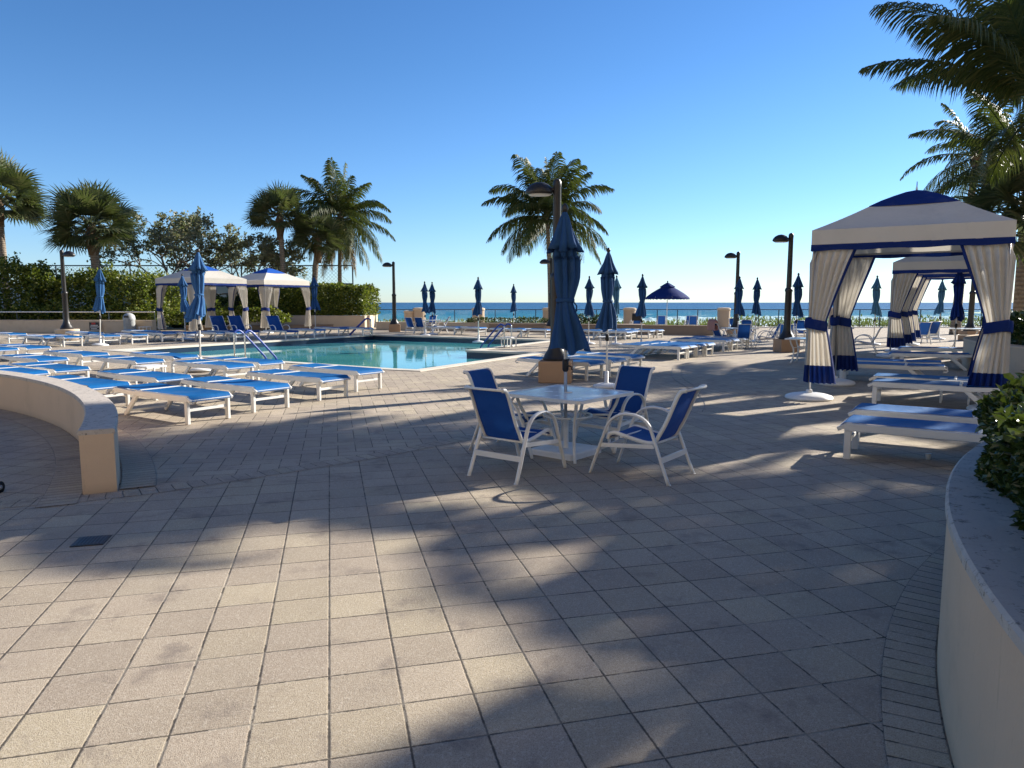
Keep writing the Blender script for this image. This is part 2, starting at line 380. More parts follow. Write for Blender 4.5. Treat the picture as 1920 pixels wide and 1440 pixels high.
# curved walls
def arcwall(name,c,r0,r1,a0,a1,h,label,cat,capmat=M['cap'],wallmat=M['wall'],st=1.5,parent=None,over=.012):
    n=max(2,int(abs(a1-a0)/st)); w=MB(); cp=MB()
    def ring(r,z,mb):
        for i in range(n+1):
            a=R(a0+(a1-a0)*i/n); mb.v.append((c[0]+r*cos(a),c[1]+r*sin(a),z))
    hc=.045
    prof=[(r0,0),(r0,h-hc),(r1,h-hc),(r1,0)]
    for r,z in prof: ring(r,z,w)
    for k in range(3):
        for i in range(n): b=k*(n+1); w.face((b+i,b+i+1,b+n+1+i+1,b+n+1+i))
    w.face([k*(n+1) for k in range(4)]); w.face([k*(n+1)+n for k in range(3,-1,-1)])
    q=over; pc=[(r0-q,h-hc),(r0-q,h-.012),(r0-q+.012,h),(r1+q-.012,h),(r1+q,h-.012),(r1+q,h-hc)]
    for r,z in pc: ring(r,z,cp)
    m=len(pc)
    for k in range(m):
        for i in range(n): b=k*(n+1); d=((k+1)%m)*(n+1); cp.face((b+i,b+i+1,d+i+1,d+i))
    cp.face([k*(n+1) for k in range(m)]); cp.face([k*(n+1)+n for k in range(m-1,-1,-1)])
    mid=(c[0]+r0*cos(R(a0)),c[1]+r0*sin(R(a0)),0)
    root=parent or tag(empty(name),label,cat)
    w.build('wall_face',wallmat,root); cp.build('cap',capmat,root)
    return root
arcwall('curved_wall',LC,LR,LR+.27,25.3,80,.58,'low curved tan stucco wall ending in front of the left loungers','wall')
pl=arcwall('curved_planter',RC,RR-.46,RR,100,200,.80,'curved stucco planter wall with stained cap at the right edge of the photo','planter')
# soil inside planter
mb=MB(); pts=arcpath(RC,RR-.47,100,200); mb.v=[(x,y,.70) for x,y in pts]+[(RC[0],RC[1],.70)]; mb.face(range(len(mb.v)))
mb.build('soil',simple('planter_soil',(.05,.035,.025),.9,0,.1,.3,20,.5,40),pl)

# pool shell
def poolparts():
    tile=simple('navy_waterline_tile',(.012,.030,.065),.25,0,.5,.2,12)
    plaster=simple('pool_plaster',(.10,.36,.38),.6,0,.3,.1,1)
    t=MB();pz=MB();cp=MB(); n=len(POOL)
    for i in range(n):
        a=POOL[i];b=POOL[(i+1)%n]
        t.add([(a[0],a[1],-.001),(b[0],b[1],-.001),(b[0],b[1],-.5),(a[0],a[1],-.5)],[(0,1,2,3)])
        pz.add([(a[0],a[1],-.5),(b[0],b[1],-.5),(b[0],b[1],-1.5),(a[0],a[1],-1.5)],[(0,1,2,3)])
    k=len(pz.v); pz.v+=[(x,y,-1.5) for x,y in POOL]; pz.face(range(k,k+n))
    root=struct(pz.build('pool_basin',plaster)); o=t.build('waterline_tiles',tile,root)
    # coping: offset polygon outward
    def offs(d):
        out=[]
        for i in range(n):
            p=Vector(POOL[i]); a=Vector(POOL[i-1]); b=Vector(POOL[(i+1)%n])
            d1=(p-a).normalized(); d2=(b-p).normalized(); n1=Vector((d1.y,-d1.x)); n2=Vector((d2.y,-d2.x))
            bis=(n1+n2); bis=bis/ (1+n1.dot(n2)); out.append(p+bis*d)
        return out
    inn=offs(-.03); out=offs(.30)
    for z0,z1,A,B in ((.02,.02,inn,out),(.02,-.05,inn,inn),(.02,0.0,out,out),(-.05,-.05,inn,POOL)):
        for i in range(n):
            j=(i+1)%n
            cp.add([(A[i][0],A[i][1],z0),(A[j][0],A[j][1],z0),(B[j][0],B[j][1],z1),(B[i][0],B[i][1],z1)],[(0,1,2,3)])
    struct(cp.build('pool_coping',simple('pale_coping_stone',(.66,.60,.50),.75,0,.3,.12,2.5,.3,50)))
    m,nt=new_mat('pool_water'); q=N(nt); P=q.pos()
    h=q.m('ADD',q.noise(P,1.6,3),q.m('MULTIPLY',q.noise(P,6,3),.25))
    nr=q.bump(h,.06,.05)
    cc=q.ramp(q.noise(P,.35,3),[(.3,(.05,.29,.31)),(.7,(.09,.39,.41))])
    q.out(q.bsdf(cc,.03,0,.5,nr,IOR=1.33))
    struct(flat(POOL,-.24,'pool_water',m))
poolparts()

# beach, ocean
mb=MB(); ys=[50.6,53,56,60,66,75,90,130,260]; zs=[-.05,-.1,-.4,-.9,-1.6,-2.3,-2.8,-3.3,-6]
for y,z in zip(ys,zs):
    for k in range(13): mb.v.append((-240+40*k,y,z))
for i in range(len(ys)-1):
    for k in range(12): b=i*13+k; mb.face((b,b+1,b+14,b+13))
struct(mb.build('beach',simple('beach_sand',(.50,.42,.30),.9,0,.2,.15,.4,.3,20)))
struct(flat([(-400,-400),(400,-400),(400,-14),(-400,-14)],-.1,'back_ground',simple('rear_paving',(.35,.30,.25),.9,0,.2,.15,1)))
struct(flat([(-400,-14),(-75,-14),(-75,75),(-400,75)],-.1,'left_ground',M['dune']))
struct(flat([(45,-14),(400,-14),(400,75),(45,75)],-.1,'right_ground',M['dune']))
def oceanmat():
    m,nt=new_mat('ocean_water'); n=N(nt); P=n.pos(); s=n.sep(P)
    w=n.comb(n.m('MULTIPLY',s[0],.35),s[1],0.0)
    big=n.noise(n.comb(n.m('MULTIPLY',s[0],.012),n.m('MULTIPLY',s[1],.04),0.0),1.0,4)
    d=n.m('ADD',s[1],n.m('MULTIPLY',n.m('SUBTRACT',big,.5),220.0))
    f=n.m('DIVIDE',n.m('LOGARITHM',n.m('MAXIMUM',d,100.0),10.0),4.0)
    cc=n.ramp(f,[(.50,(.10,.32,.35)),(.58,(.040,.24,.32)),(.63,(.020,.16,.26)),(.69,(.010,.085,.18)),(.85,(.007,.055,.135))])
    chop=n.noise(n.comb(n.m('MULTIPLY',s[0],.10),n.m('MULTIPLY',s[1],.35),0.0),1.0,6,.7)
    cc=n.mix(n.m('MULTIPLY',n.m('SUBTRACT',chop,.45),1.1),cc,(.006,.07,.15))
    # breaking foam in the shallows
    fo=n.noise(n.comb(n.m('MULTIPLY',s[0],.055),n.m('MULTIPLY',s[1],.11),3.0),1.0,7,.75)
    band=n.node('ShaderNodeMapRange'); n.put(band.inputs[0],s[1]); band.inputs[1].default_value=235; band.inputs[2].default_value=165
    lft=n.node('ShaderNodeMapRange'); n.put(lft.inputs[0],s[0]); lft.inputs[1].default_value=-60; lft.inputs[2].default_value=45
    k=n.m('ADD',n.m('MULTIPLY',band.outputs[0],.16),n.m('MULTIPLY',lft.outputs[0],.13))
    fm=n.m('MINIMUM',n.m('MAXIMUM',n.m('MULTIPLY',n.m('SUBTRACT',n.m('ADD',fo,k),.69),14.0),0.0),1.0)
    fm=n.m('MULTIPLY',fm,n.m('LESS_THAN',s[1],290.0))
    cc=n.mix(fm,cc,(.85,.87,.86))
    h=n.m('ADD',n.noise(w,.45,5,.6),n.m('MULTIPLY',fo,2.0))
    rg=n.m('ADD',.35,n.m('MULTIPLY',fm,.4))
    n.out(n.bsdf(cc,rg,0,.22,n.bump(h,.9,.8))); return m
mb=MB(); om=oceanmat()
ys=[78]; 
while ys[-1]<330: ys.append(ys[-1]+1.6)
while ys[-1]<26000: ys.append(ys[-1]*1.35)
nx=150
for y in ys:
    for k in range(nx+1):
        if y<330: x=-190+2.6*k
        else: x=(-190+2.6*k)*(1+ (y-330)/120.0)
        z=-3.0
        if y<330:
            amp=min(1,(330-y)/90)*min(1,max(0,(y-90)/60))
            ph=y*.125+1.6*noise.noise(Vector((x*.018,y*.01,0)))+.3*sin(x*.03)
            z+=amp*(.55*max(0,sin(ph))**3*(0.5+1.1*max(0,noise.noise(Vector((x*.03+5,y*.02,1)))+.35)))
        mb.v.append((x,y,z))
for i in range(len(ys)-1):
    for k in range(nx): b=i*(nx+1)+k; mb.face((b,b+1,b+nx+2,b+nx+1))
struct(mb.build('sea',om,smooth=True))
# breaking surf
def surf():
    m,nt=new_mat('surf_foam'); n=N(nt); P=n.pos()
    n.out(n.bsdf(n.mix(n.noise(P,.9,5,.7),(.84,.86,.86),(.45,.62,.66)),.9,0,.2,n.bump(n.noise(P,1.5,5,.7),.9,.4)))
    mb=MB()
    for (y0,x0,x1,hh) in ((176,-15,180,1.25),(196,20,190,1.05),(215,-60,-20,.5),(190,-66,-48,.55),(232,70,185,.6)):
        x=x0
        while x<x1:
            e=min(1,(x-x0)/14,(x1-x)/14); q=noise.noise(Vector((x*.07,y0,0))); q2=noise.noise(Vector((x*.6,y0,3)))
            hgt=hh*e*max(0.05,.62+.75*q+.5*q2); yy=y0+5*noise.noise(Vector((x*.03,y0,7)))
            prev=len(mb.v)
            for (dy,zz) in ((-7,-.02),(-3,.25*hgt+.15*q2),(-1,.8*hgt),(0,hgt),(1.5,.7*hgt),(3,.0)):
                mb.v.append((x,yy+dy*(1+.5*q),-3.05+zz))
            if x>x0:
                for k in range(5): a=prev-6+k; mb.face((a,prev+k,prev+k+1,a+1))
            x+=.55
    stuff(mb.build('surf',m,smooth=True),'white breaking surf rolling in beyond the sea railing','surf')
surf()

# ------------------------------------------------------------------ foliage
def rndvec():
    while True:
        v=Vector((random.uniform(-1,1),random.uniform(-1,1),random.uniform(-1,1)))
        if .05<v.length<1: return v.normalized()
def leaf(mb,p,d,up,l,w,fold=.25):
    d=d.normalized(); s=d.cross(up)
    if s.length<1e-3: s=d.cross(Vector((1,0,0)))
    s.normalize(); n=s.cross(d)
    i=len(mb.v); P_=[p,p+d*l*.22+s*w*.36+n*w*fold*.7,p+d*l*.62+s*w*.46+n*w*fold,p+d*l-n*w*fold*.8,p+d*l*.62-s*w*.46+n*w*fold,p+d*l*.22-s*w*.36+n*w*fold*.7,p+d*l*.55]
    mb.v+=[tuple(q) for q in P_]
    mb.face((i,i+1,i+2,i+6)); mb.face((i+6,i+2,i+3)); mb.face((i,i+6,i+4,i+5)); mb.face((i+6,i+3,i+4))
def quadleaf(mb,p,d,up,l,w):
    d=d.normalized(); s=d.cross(up)
    if s.length<1e-3: s=Vector((1,0,0))
    s.normalize(); i=len(mb.v)
    mb.v+=[tuple(p),tuple(p+d*l*.5+s*w*.5),tuple(p+d*l),tuple(p+d*l*.5-s*w*.5)]
    mb.face((i,i+1,i+2,i+3))
def mass(mb,n,boxes,l,w,detail=False,lump=.8,amp=.35,shellbias=.6):
    """scatter leaves through a lumpy box volume: boxes (cx,cy,rot,lx,ly,z0,z1)"""
    tot=sum(b[3]*(b[6]-b[5]) for b in boxes)
    for b in boxes:
        cx,cy,rot,lx,ly,z0,z1=b
        for _ in range(int(n*b[3]*(b[6]-b[5])/tot)):
            u=random.uniform(-1,1); v=random.uniform(-1,1); t=random.random()
            if random.random()<shellbias:
                r=random.random()
                if r<.45: v=-1+random.random()**2*.3
                elif r<.8: t=1-random.random()**2*.2
                else: u=random.choice((-1,1))*(1-random.random()**2*.06)
            x=u*lx/2; y=v*ly/2; z=z0+t*(z1-z0)
            q=noise.noise(Vector((x*lump+cx,z*lump*1.3,cy)))
            q2=noise.noise(Vector((x*lump*2.7+cx,z*lump*3,cy+9)))
            y+= (q*amp+q2*amp*.5)*(-1 if v<0 else 1)*-1
            qq=noise.noise(Vector((x*lump*1.2+cx+40,y*lump,5)))+.5*noise.noise(Vector((x*lump*3+cx,y*3,8)))
            if t>.5: z+=(t-.5)*2*qq*amp*1.4
            rx,ry=1,1
            # rounded ends
            if abs(u)>.9 and t>.7: z-= (abs(u)-.9)*5*(t-.7)*(z1-z0)*.6
            p=Vector((cx+x*cos(rot)-y*sin(rot),cy+x*sin(rot)+y*cos(rot),z))
            d=rndvec(); d.z=abs(d.z)*.6+d.z*.2
            (leaf if detail else quadleaf)(mb,p,d,rndvec(),l*random.uniform(.7,1.2),w*random.uniform(.8,1.2))
def stems(mb,boxes,step=.5,r=.02):
    for b in boxes:
        cx,cy,rot,lx,ly,z0,z1=b; x=-lx/2+.2
        while x<lx/2-.1:
            for y in (-ly*.2,ly*.2):
                p=Vector((cx+x*cos(rot)-y*sin(rot),cy+x*sin(rot)+y*cos(rot),z0-.05))
                pts=[p]
                for k in range(4): p=p+Vector((random.uniform(-.15,.15),random.uniform(-.15,.15),(z1-z0)*.24)); pts.append(p)
                mb.tube(pts,[r,r*.9,r*.7,r*.5,r*.3],4,False)
            x+=step
def hedge(name,label,cat,n,boxes,l,w,mat,detail=False,lump=.8,amp=.35,group=None,step=.6):
    root=tag(empty(name,(boxes[0][0],boxes[0][1],0)),label,cat,group)
    off=Vector((boxes[0][0],boxes[0][1],0)); bs=[(b[0]-off.x,b[1]-off.y)+tuple(b[2:]) for b in boxes]
    mb=MB(); mass(mb,n,bs,l,w,detail,lump,amp); mb.build('foliage',mat,root)
    mb=MB(); stems(mb,bs,step); mb.build('stems',M['wood'],root)
    return root

def coco_frond(mb,base,az,el,L,nl,lw,ll,droop=1.0,twist=0.0):
    """feather frond with leaflets; base Vector"""
    d=Vector((cos(az)*cos(el),sin(az)*cos(el),sin(el))); p=Vector(base); pts=[p.copy()]; dirs=[d.copy()]
    K=14; st=L/K
    for k in range(K):
        d=(d+Vector((0,0,-.030*droop*(1+k*.33)))).normalized(); p=p+d*st; pts.append(p.copy()); dirs.append(d.copy())
    mb.tube(pts,[.035*(1-i/(K+1.))+.006 for i in range(K+1)],5,False)
    side0=Vector((-sin(az),cos(az),0))
    for i in range(nl):
        t=.14+.86*i/nl; f=t*K; a=int(f); fr=f-a
        if a>=K: a=K-1;fr=1
        p=pts[a].lerp(pts[a+1],fr); d=dirs[a]
        side=(side0+Vector((0,0,twist))).normalized()
        up=side.cross(d).normalized()
        if up.z<0: up=-up
        for sg in (-1,1):
            length=ll*(sin(PI*min(1,(t*.80+.16)))**.7)*random.uniform(.82,1.1)
            if random.random()<.04: continue
            q=(side*sg*(.9-.35*t)+d*(.45+.5*t)+up*random.uniform(-.15,.15)+Vector((0,0,-.16))).normalized()
            w=lw*random.uniform(.8,1.15); i0=len(mb.v); wd=d
            P0=p; P1=p+q*length*.4; q2=(q+Vector((0,0,-.60-.3*random.random()))).normalized(); P2=P1+q2*length*.35
            q3=(q2+Vector((0,0,-.7))).normalized(); P3=P2+q3*length*.3
            mb.v+=[tuple(P0-wd*w*.3),tuple(P0+wd*w*.3),tuple(P1+wd*w*.5),tuple(P1-wd*w*.5),tuple(P2+wd*w*.4),tuple(P2-wd*w*.4),tuple(P3)]
            mb.face((i0,i0+1,i0+2,i0+3)); mb.face((i0+3,i0+2,i0+4,i0+5)); mb.face((i0+5,i0+4,i0+6))
def coconut(name,label,loc,h,fronds,L,nl,lw,ll,lean=(0,0),tr=.15,group=None,cat='palm tree',nuts=True,dk=1.0):
    root=tag(empty(name,loc),label,cat,group)
    t=MB(); pts=[];rr=[]
    for i in range(13):
        u=i/12; pts.append((lean[0]*u**1.6,lean[1]*u**1.6,h*u)); rr.append(tr*(1.35 if i==0 else 1.08-.35*u))
    t.tube(pts,rr,12,True); t.build('trunk',M['trunk'],root,True)
    c=MB(); dd_=MB(); top=Vector((lean[0],lean[1],h))
    for (az,el,s) in fronds: coco_frond(dd_ if el<R(-46) else c,top+Vector((cos(az)*.08,sin(az)*.08,random.uniform(-.15,.2))),az,el,L*s,nl,lw,ll*(.8+.2*s),droop=dk*random.uniform(.85,1.2)*(1 if el<R(55) else .7),twist=random.uniform(-.35,.35))
    c.build('crown',M['frond'],root)
    if dd_.v: dd_.build('dead_fronds',M['dead'],root)
    b=MB(); b.lathe([(tr*.7,-.35),(tr*1.15,-.15),(tr*1.3,.1),(tr*.9,.35),(tr*.3,.55)],10,tuple(top)); b.build('crown_shaft',M['boots'],root,True)
    if nuts:
        for k in range(7):
            a=k*.9; nb=MB(); q=.11
            nb.lathe([(q*s_,z_*q) for s_,z_ in ((.1,-1.2),(.6,-.95),(.95,-.3),(.95,.3),(.6,.9),(.1,1.15))],8,(top.x+.24*cos(a),top.y+.24*sin(a),top.z-.22-.06*(k%3)))
            nb.build('coconut_fruit',M['sabal'],root,True)
    return root
M['dead']=leafmat('dead_frond',[(.16,.10,.05),(.24,.16,.08),(.33,.24,.14)],.2,.7,.2)
def crownlist(n,seed,elmin=-35,elmax=80):
    random.seed(seed); out=[]
    for i in range(n):
        u=(i+.5)/n; out.append((i*2.39996+random.uniform(-.2,.2),R(elmax-(elmax-elmin)*u+random.uniform(-8,8)),random.uniform(.85,1.08)*(1-.25*max(0,.25-u)*2)))
    return out
def sabal(name,label,loc,h,rad,nleaf,lean=(0,0),tr=.22,seed=1,group=None,seg=22,boots=True):
    random.seed(seed); root=tag(empty(name,loc),label,'palm tree',group)
    t=MB(); pts=[];rr=[]
    for i in range(9):
        u=i/8; pts.append((lean[0]*u,lean[1]*u,h*u)); rr.append(tr*(.95-.12*u))
    t.tube(pts,rr,12); t.build('trunk',M['trunk'],root,True)
    top=Vector((lean[0],lean[1],h))
    if boots:
        b=MB()
        b.lathe([(tr*.95,-1.7),(tr*1.1,-1.3),(tr*1.3,-.8),(tr*1.28,-.4),(tr*.95,.0),(tr*.4,.3)],14,tuple(top),rad=lambda a,z:1+.13*sin(a*5+z*9)+.08*sin(a*9-z*14))
        b.build('boots',M['boots'],root)
    c=MB(); gold=2.39996
    for i in range(nleaf):
        u=(i+.5)/nleaf; el=math.asin(max(-.62,min(1,1-1.5*u)))+R(random.uniform(-11,11)); az=i*gold+random.uniform(-.3,.3)
        d=Vector((cos(az)*cos(el),sin(az)*cos(el),sin(el)))
        Lp=rad*.52*random.uniform(.8,1.1)
        base=top+Vector((0,0,.1)); mid=base+d*Lp*.6; hub=base+d*Lp+Vector((0,0,-.03*rad*cos(el)))
        c.tube([base,mid,hub],[.028,.022,.014],4,False)
        dd=(hub-mid).normalized(); side=Vector((-sin(az),cos(az),0)); up=side.cross(dd)*-1
        fl=rad*.46; rl=random.uniform(-1.0,1.0); side,up=(side*cos(rl)+up*sin(rl)),(up*cos(rl)-side*sin(rl))
        for k in range(seg):
            a=(-1+2*k/(seg-1))*R(105)
            q=(dd*cos(a)+side*sin(a)+up*.18*cos(a*.5)).normalized()
            ln=fl*(1-.22*abs(a)/2)*random.uniform(.85,1.1)
            w=fl*.085
            tq=q.cross(up).normalized()
            P1=hub+q*ln*.5; q2=(q+Vector((0,0,-.12-.16*random.random()))).normalized(); P2=P1+q2*ln*.35; q3=(q2+Vector((0,0,-.25))).normalized(); P3=P2+q3*ln*.28
            i0=len(c.v); c.v+=[tuple(hub),tuple(P1+tq*w*.5),tuple(P1-tq*w*.5),tuple(P2+tq*w*.28),tuple(P2-tq*w*.28),tuple(P3)]
            c.face((i0,i0+1,i0+2)); c.face((i0+2,i0+1,i0+3,i0+4)); c.face((i0+4,i0+3,i0+5))
    c.build('crown',M['sabal'],root)
    return root
def broadtree(name,label,loc,h,spread,seed,nl=260,ls=.2):
    random.seed(seed); root=tag(empty(name,loc),label,'tree'); w=MB(); lv=MB(); tips=[]
    def br(p,d,L,r,depth):
        pts=[p]; 
        for k in range(4):
            d=(d+rndvec()*.16).normalized(); p=p+d*L/4; pts.append(p)
            if depth>=3: tips.append((p.copy(),.4))
        w.tube(pts,[r,r*.9,r*.78,r*.68,r*.6],5,False)
        if depth==5: tips.append((p,1)); return
        for k in range(3 if depth<2 else 2):
            nd=(d*.9+rndvec()*.75+Vector((0,0,.12))); nd.x*=spread; nd.normalize()
            br(p,nd,L*random.uniform(.62,.8),r*.62,depth+1)
    for k in range(3): br(Vector((random.uniform(-.3,.3),random.uniform(-.2,.2),0)),Vector((random.uniform(-.5,.5),random.uniform(-.3,.3),1)).normalized(),h*.30,.13,0)
    zs=max(t[0].z for t in tips)
    for p,s in tips:
        if p.z<zs*.42: continue
        if random.random()<.46: continue
        n=int(nl*.075*(1 if s==1 else .5))
        for _ in range(n):
            q=p+rndvec()*random.uniform(0,.42); d=rndvec(); d.z*=.5
            quadleaf(lv,q,d,rndvec(),ls*random.uniform(.7,1.2),ls*.8)
    w.build('trunk',M['wood'],root,True); lv.build('crown',M['olive'],root)
    return root

# ------------------------------------------------------------------ FURNITURE PROTOTYPES
def make_lounger():
    r=tag(empty('sun_lounger'),'','sun lounger')
    f=MB()
    for sx in (-1,1):
        x=.325*sx
        f.beam((x,.0,.355),(x,1.30,.355),.045,.085)
        f.beam((x,1.30,.352),(x,1.93,.375),.042,.07)
        f.tube([(x,1.90,.37),(x,1.97,.355),(x,1.99,.32),(x,1.96,.295),(x,1.91,.30)],.014,6)
        f.beam((x,.02,.375),(x,-.07,.325),.042,.045)
    f.beam((-.30,-.055,.335),(.30,-.055,.335),.03,.03); f.beam((-.30,1.92,.39),(.30,1.92,.39),.03,.03)
    f.build('frame',M['white'],r)
    cb=MB(); cb.beam((-.31,1.235,.398),(.31,1.235,.398),.035,.03); cb.build('crossbar',M['white'],r)
    def sling(y0,y1,wrap,sag):
        s=MB(); ny=12; nx=6; k=0
        ys=[y0+(y1-y0)*i/ny for i in range(ny+1)]
        rows=[]
        if wrap: rows+=[(-.078,.325),(-.055,.352),(-.02,.385)]
        for y in ys:
            t=(y-y0)/(y1-y0); rows.append((y,None))
        for (y,z) in rows:
            for i in range(nx+1):
                u=-1+2*i/nx
                if z is None:
                    t=(y-y0)/(y1-y0); zz=.404-sag*(1-u*u)*min(1,4*t*(1-t)+.15)+.012*t*(y1>1.5)
                else: zz=z+.006
                s.v.append((u*.318,y,zz))
        n=len(rows)
        for j in range(n-1):
            for i in range(nx): a=j*(nx+1)+i; s.face((a,a+1,a+nx+2,a+nx+1))
        return s
    sling(.0,1.21,True,.022).build('seat_sling',M['sling'],r,True)
    sling(1.26,1.93,False,.015).build('back_sling',M['sling'],r,True)
    for sx in (-1,1):
        l=MB(); l.beam((.318*sx,.035,0),(.318*sx,.035,.315),.045,.07,up=(0,1,0)); l.build('leg',M['white'],r)
        l=MB(); l.beam((.318*sx,1.66,0),(.318*sx,1.30,.335),.04,.07,up=(0,1,0)); l.build('leg',M['white'],r)
    s=MB(); s.beam((-.30,.035,.20),(.30,.035,.20),.025,.045); s.build('foot_stretcher',M['white'],r)
    s=MB(); s.beam((-.30,1.58,.07),(.30,1.58,.07),.025,.035); s.build('head_stretcher',M['white'],r)
    return r
def make_lounger_up():
    r=tag(empty('raised_lounger'),'','sun lounger')
    f=MB()
    for sx in (-1,1):
        x=.325*sx
        f.beam((x,.0,.355),(x,1.90,.355),.045,.075); f.beam((x,.02,.375),(x,-.07,.325),.042,.045)
        f.tube([(x,1.22,.39),(x,1.50,.80),(x,1.62,1.02),(x,1.69,1.06)],.018,6)
    f.build('frame',M['white'],r)
    def sheet(rows,nm):
        s=MB()
        for (y,z) in rows:
            for i in range(5): u=-1+i*.5; s.v.append((u*.312,y+.03*(1-u*u)*(z>.45),z-.015*(1-u*u)*(z<.45)))
        for j in range(len(rows)-1):
            for i in range(4): a=j*5+i; s.face((a,a+1,a+6,a+5))
        s.build(nm,M['sling_dark'],r,True)
    sheet([(-.078,.33),(-.03,.38),(0,.404),(.4,.400),(.8,.400),(1.2,.404)],'seat_sling')
    sheet([(1.22,.40),(1.36,.60),(1.50,.82),(1.61,1.01),(1.69,1.065)],'back_sling')
    for sx in (-1,1):
        l=MB(); l.beam((.318*sx,.035,0),(.318*sx,.035,.315),.045,.07,up=(0,1,0)); l.build('leg',M['white'],r)
        l=MB(); l.beam((.318*sx,1.72,0),(.318*sx,1.36,.335),.04,.07,up=(0,1,0)); l.build('leg',M['white'],r)
        a=MB(); a.tube([(.36*sx,.78,.38),(.375*sx,.76,.50),(.375*sx,.84,.60),(.375*sx,1.0,.64),(.375*sx,1.2,.62),(.36*sx,1.33,.56)],.018,6,sq=(1,1.3)); a.build('armrest',M['white'],r)
    s=MB(); s.beam((-.30,.035,.20),(.30,.035,.20),.025,.045); s.build('stretcher',M['white'],r)
    return r
def smooth_path(pts,n=3):
    P=[Vector(p) for p in pts]; out=[]
    for i in range(len(P)-1):
        p0=P[max(i-1,0)];p1=P[i];p2=P[i+1];p3=P[min(i+2,len(P)-1)]
        for k in range(n):
            t=k/n
            out.append(.5*((2*p1)+(-p0+p2)*t+(2*p0-5*p1+4*p2-p3)*t*t+(-p0+3*p1-3*p2+p3)*t**3))
    out.append(P[-1]); return out
def make_chair():
    r=tag(empty('sling_chair'),'','chair')
    prof=[(-.545,.895),(-.495,.885),(-.455,.83),(-.40,.70),(-.34,.56),(-.275,.44),(-.24,.385),(-.17,.365),(-.02,.385),(.12,.415),(.20,.425),(.255,.40),(.27,.355)]
    f=MB()
    for sx in (-1,1): f.tube(smooth_path([(.225*sx,y,z) for y,z in prof],3),.0155,8,sq=(.9,1.35))
    f.tube([(-.225,-.545,.895),(.225,-.545,.895)],.013,6); f.tube([(-.225,.27,.36),(.225,.27,.36)],.013,6)
    f.tube([(-.28,-.25,.37),(.28,-.25,.37)],.012,6); f.tube([(-.28,.10,.40),(.28,.10,.40)],.010,6)
    f.build('seat_frame',M['white'],r,True)
    s=MB(); rows=smooth_path([(0,y,z) for y,z in prof],3); nx=6
    for j,p in enumerate(rows):
        for i in range(nx+1):
            u=-1+2*i/nx; e=min(1,j/6,(len(rows)-1-j)/6)
            ny,nz=(0,-1) if p.z<.45 else (-.9,-.3)
            q=.018*(1-u*u)*e
            s.v.append((u*.218,p.y+ny*q+(.006 if p.z>.45 else 0),p.z+nz*q+.006))
    for j in range(len(rows)-1):
        for i in range(nx): a=j*(nx+1)+i; s.face((a,a+1,a+nx+2,a+nx+1))
    s.build('sling',M['sling_dark'],r,True)
    for sx in (-1,1):
        x=.285*sx
        a=MB(); pts=[(x*1.02,.43,0),(x,.36,.20),(x,.285,.40),(x,.235,.52),(x,.15,.60),(x,.03,.635),(x,-.11,.615),(x,-.20,.55),(x*.98,-.245,.44),(x,-.33,.22),(x*1.02,-.42,0)]
        a.tube(smooth_path(pts,3),.019,8,sq=(.75,1.25)); a.tube([(x*1.01,-.418,0),(x*1.01,-.422,.012)],.022,8)
        a.build('arm_leg',M['white'],r,True)
    b=MB(); b.beam((-.285,-.335,.225),(.285,-.335,.225),.02,.055); b.build('rear_stretcher',M['white'],r)
    b=MB(); b.beam((-.285,.345,.26),(.285,.345,.26),.018,.04)
    for sx in (-1,1): b.beam((.28*sx,.33,.30),(.268*sx,-.25,.345),.016,.04)
    b.build('side_stretcher',M['white'],r)
    return r
def rsquare(h,rad,n=6):
    out=[]
    for (sx,sy,a0) in ((1,1,0),(-1,1,90),(-1,-1,180),(1,-1,270)):
        for k in range(n+1):
            a=R(a0+90*k/n); out.append((sx*(h-rad)+rad*cos(a),sy*(h-rad)+rad*sin(a)))
    return out
def make_table(acr=True):
    r=tag(empty('patio_table'),'','table')
    t=MB(); o=rsquare(.54,.045); i=rsquare(.505,.03); n=len(o)
    for P_,z in ((o,.665),(o,.700),(i,.702),(i,.690)):
        t.v+=[(x,y,z) for x,y in P_]
    for k in range(3):
        for j in range(n): t.face((k*n+j,k*n+(j+1)%n,(k+1)*n+(j+1)%n,(k+1)*n+j))
    t.face(range(n-1,-1,-1)); t.build('rim',M['white'],r)
    t=MB(); t.v=[(x,y,.6975) for x,y in i]; t.face(range(n)); t.v+=[(x,y,.685) for x,y in i]; t.face(range(2*n-1,n-1,-1))
    t.build('tabletop',M['acrylic'],r)
    t=MB(); t.lathe([(.035,.69),(.05,.70),(.05,.706),(.035,.706)],16); t.build('umbrella_ring',M['white'],r,True)
    for k in range(4):
        a=R(45+90*k); c,s_=cos(a),sin(a); l=MB()
        l.tube(smooth_path([(c*.58,s_*.58,.665),(c*.54,s_*.54,.55),(c*.47,s_*.47,.42),(c*.45,s_*.45,.28),(c*.48,s_*.48,.12),(c*.54,s_*.54,0)],3),.019,8,sq=(.8,1.2)); l.build('leg',M['white'],r,True)
    b=MB(); ring=[(.27*cos(R(a)),.27*sin(R(a)),.44) for a in range(0,361,20)]; b.tube(ring,.013,6,False)
    for k in range(4):
        a=R(45+90*k); b.tube([(cos(a)*.27,sin(a)*.27,.44),(cos(a)*.48,sin(a)*.48,.44)],.013,6)
    b.build('brace_ring',M['white'],r,True)
    return r
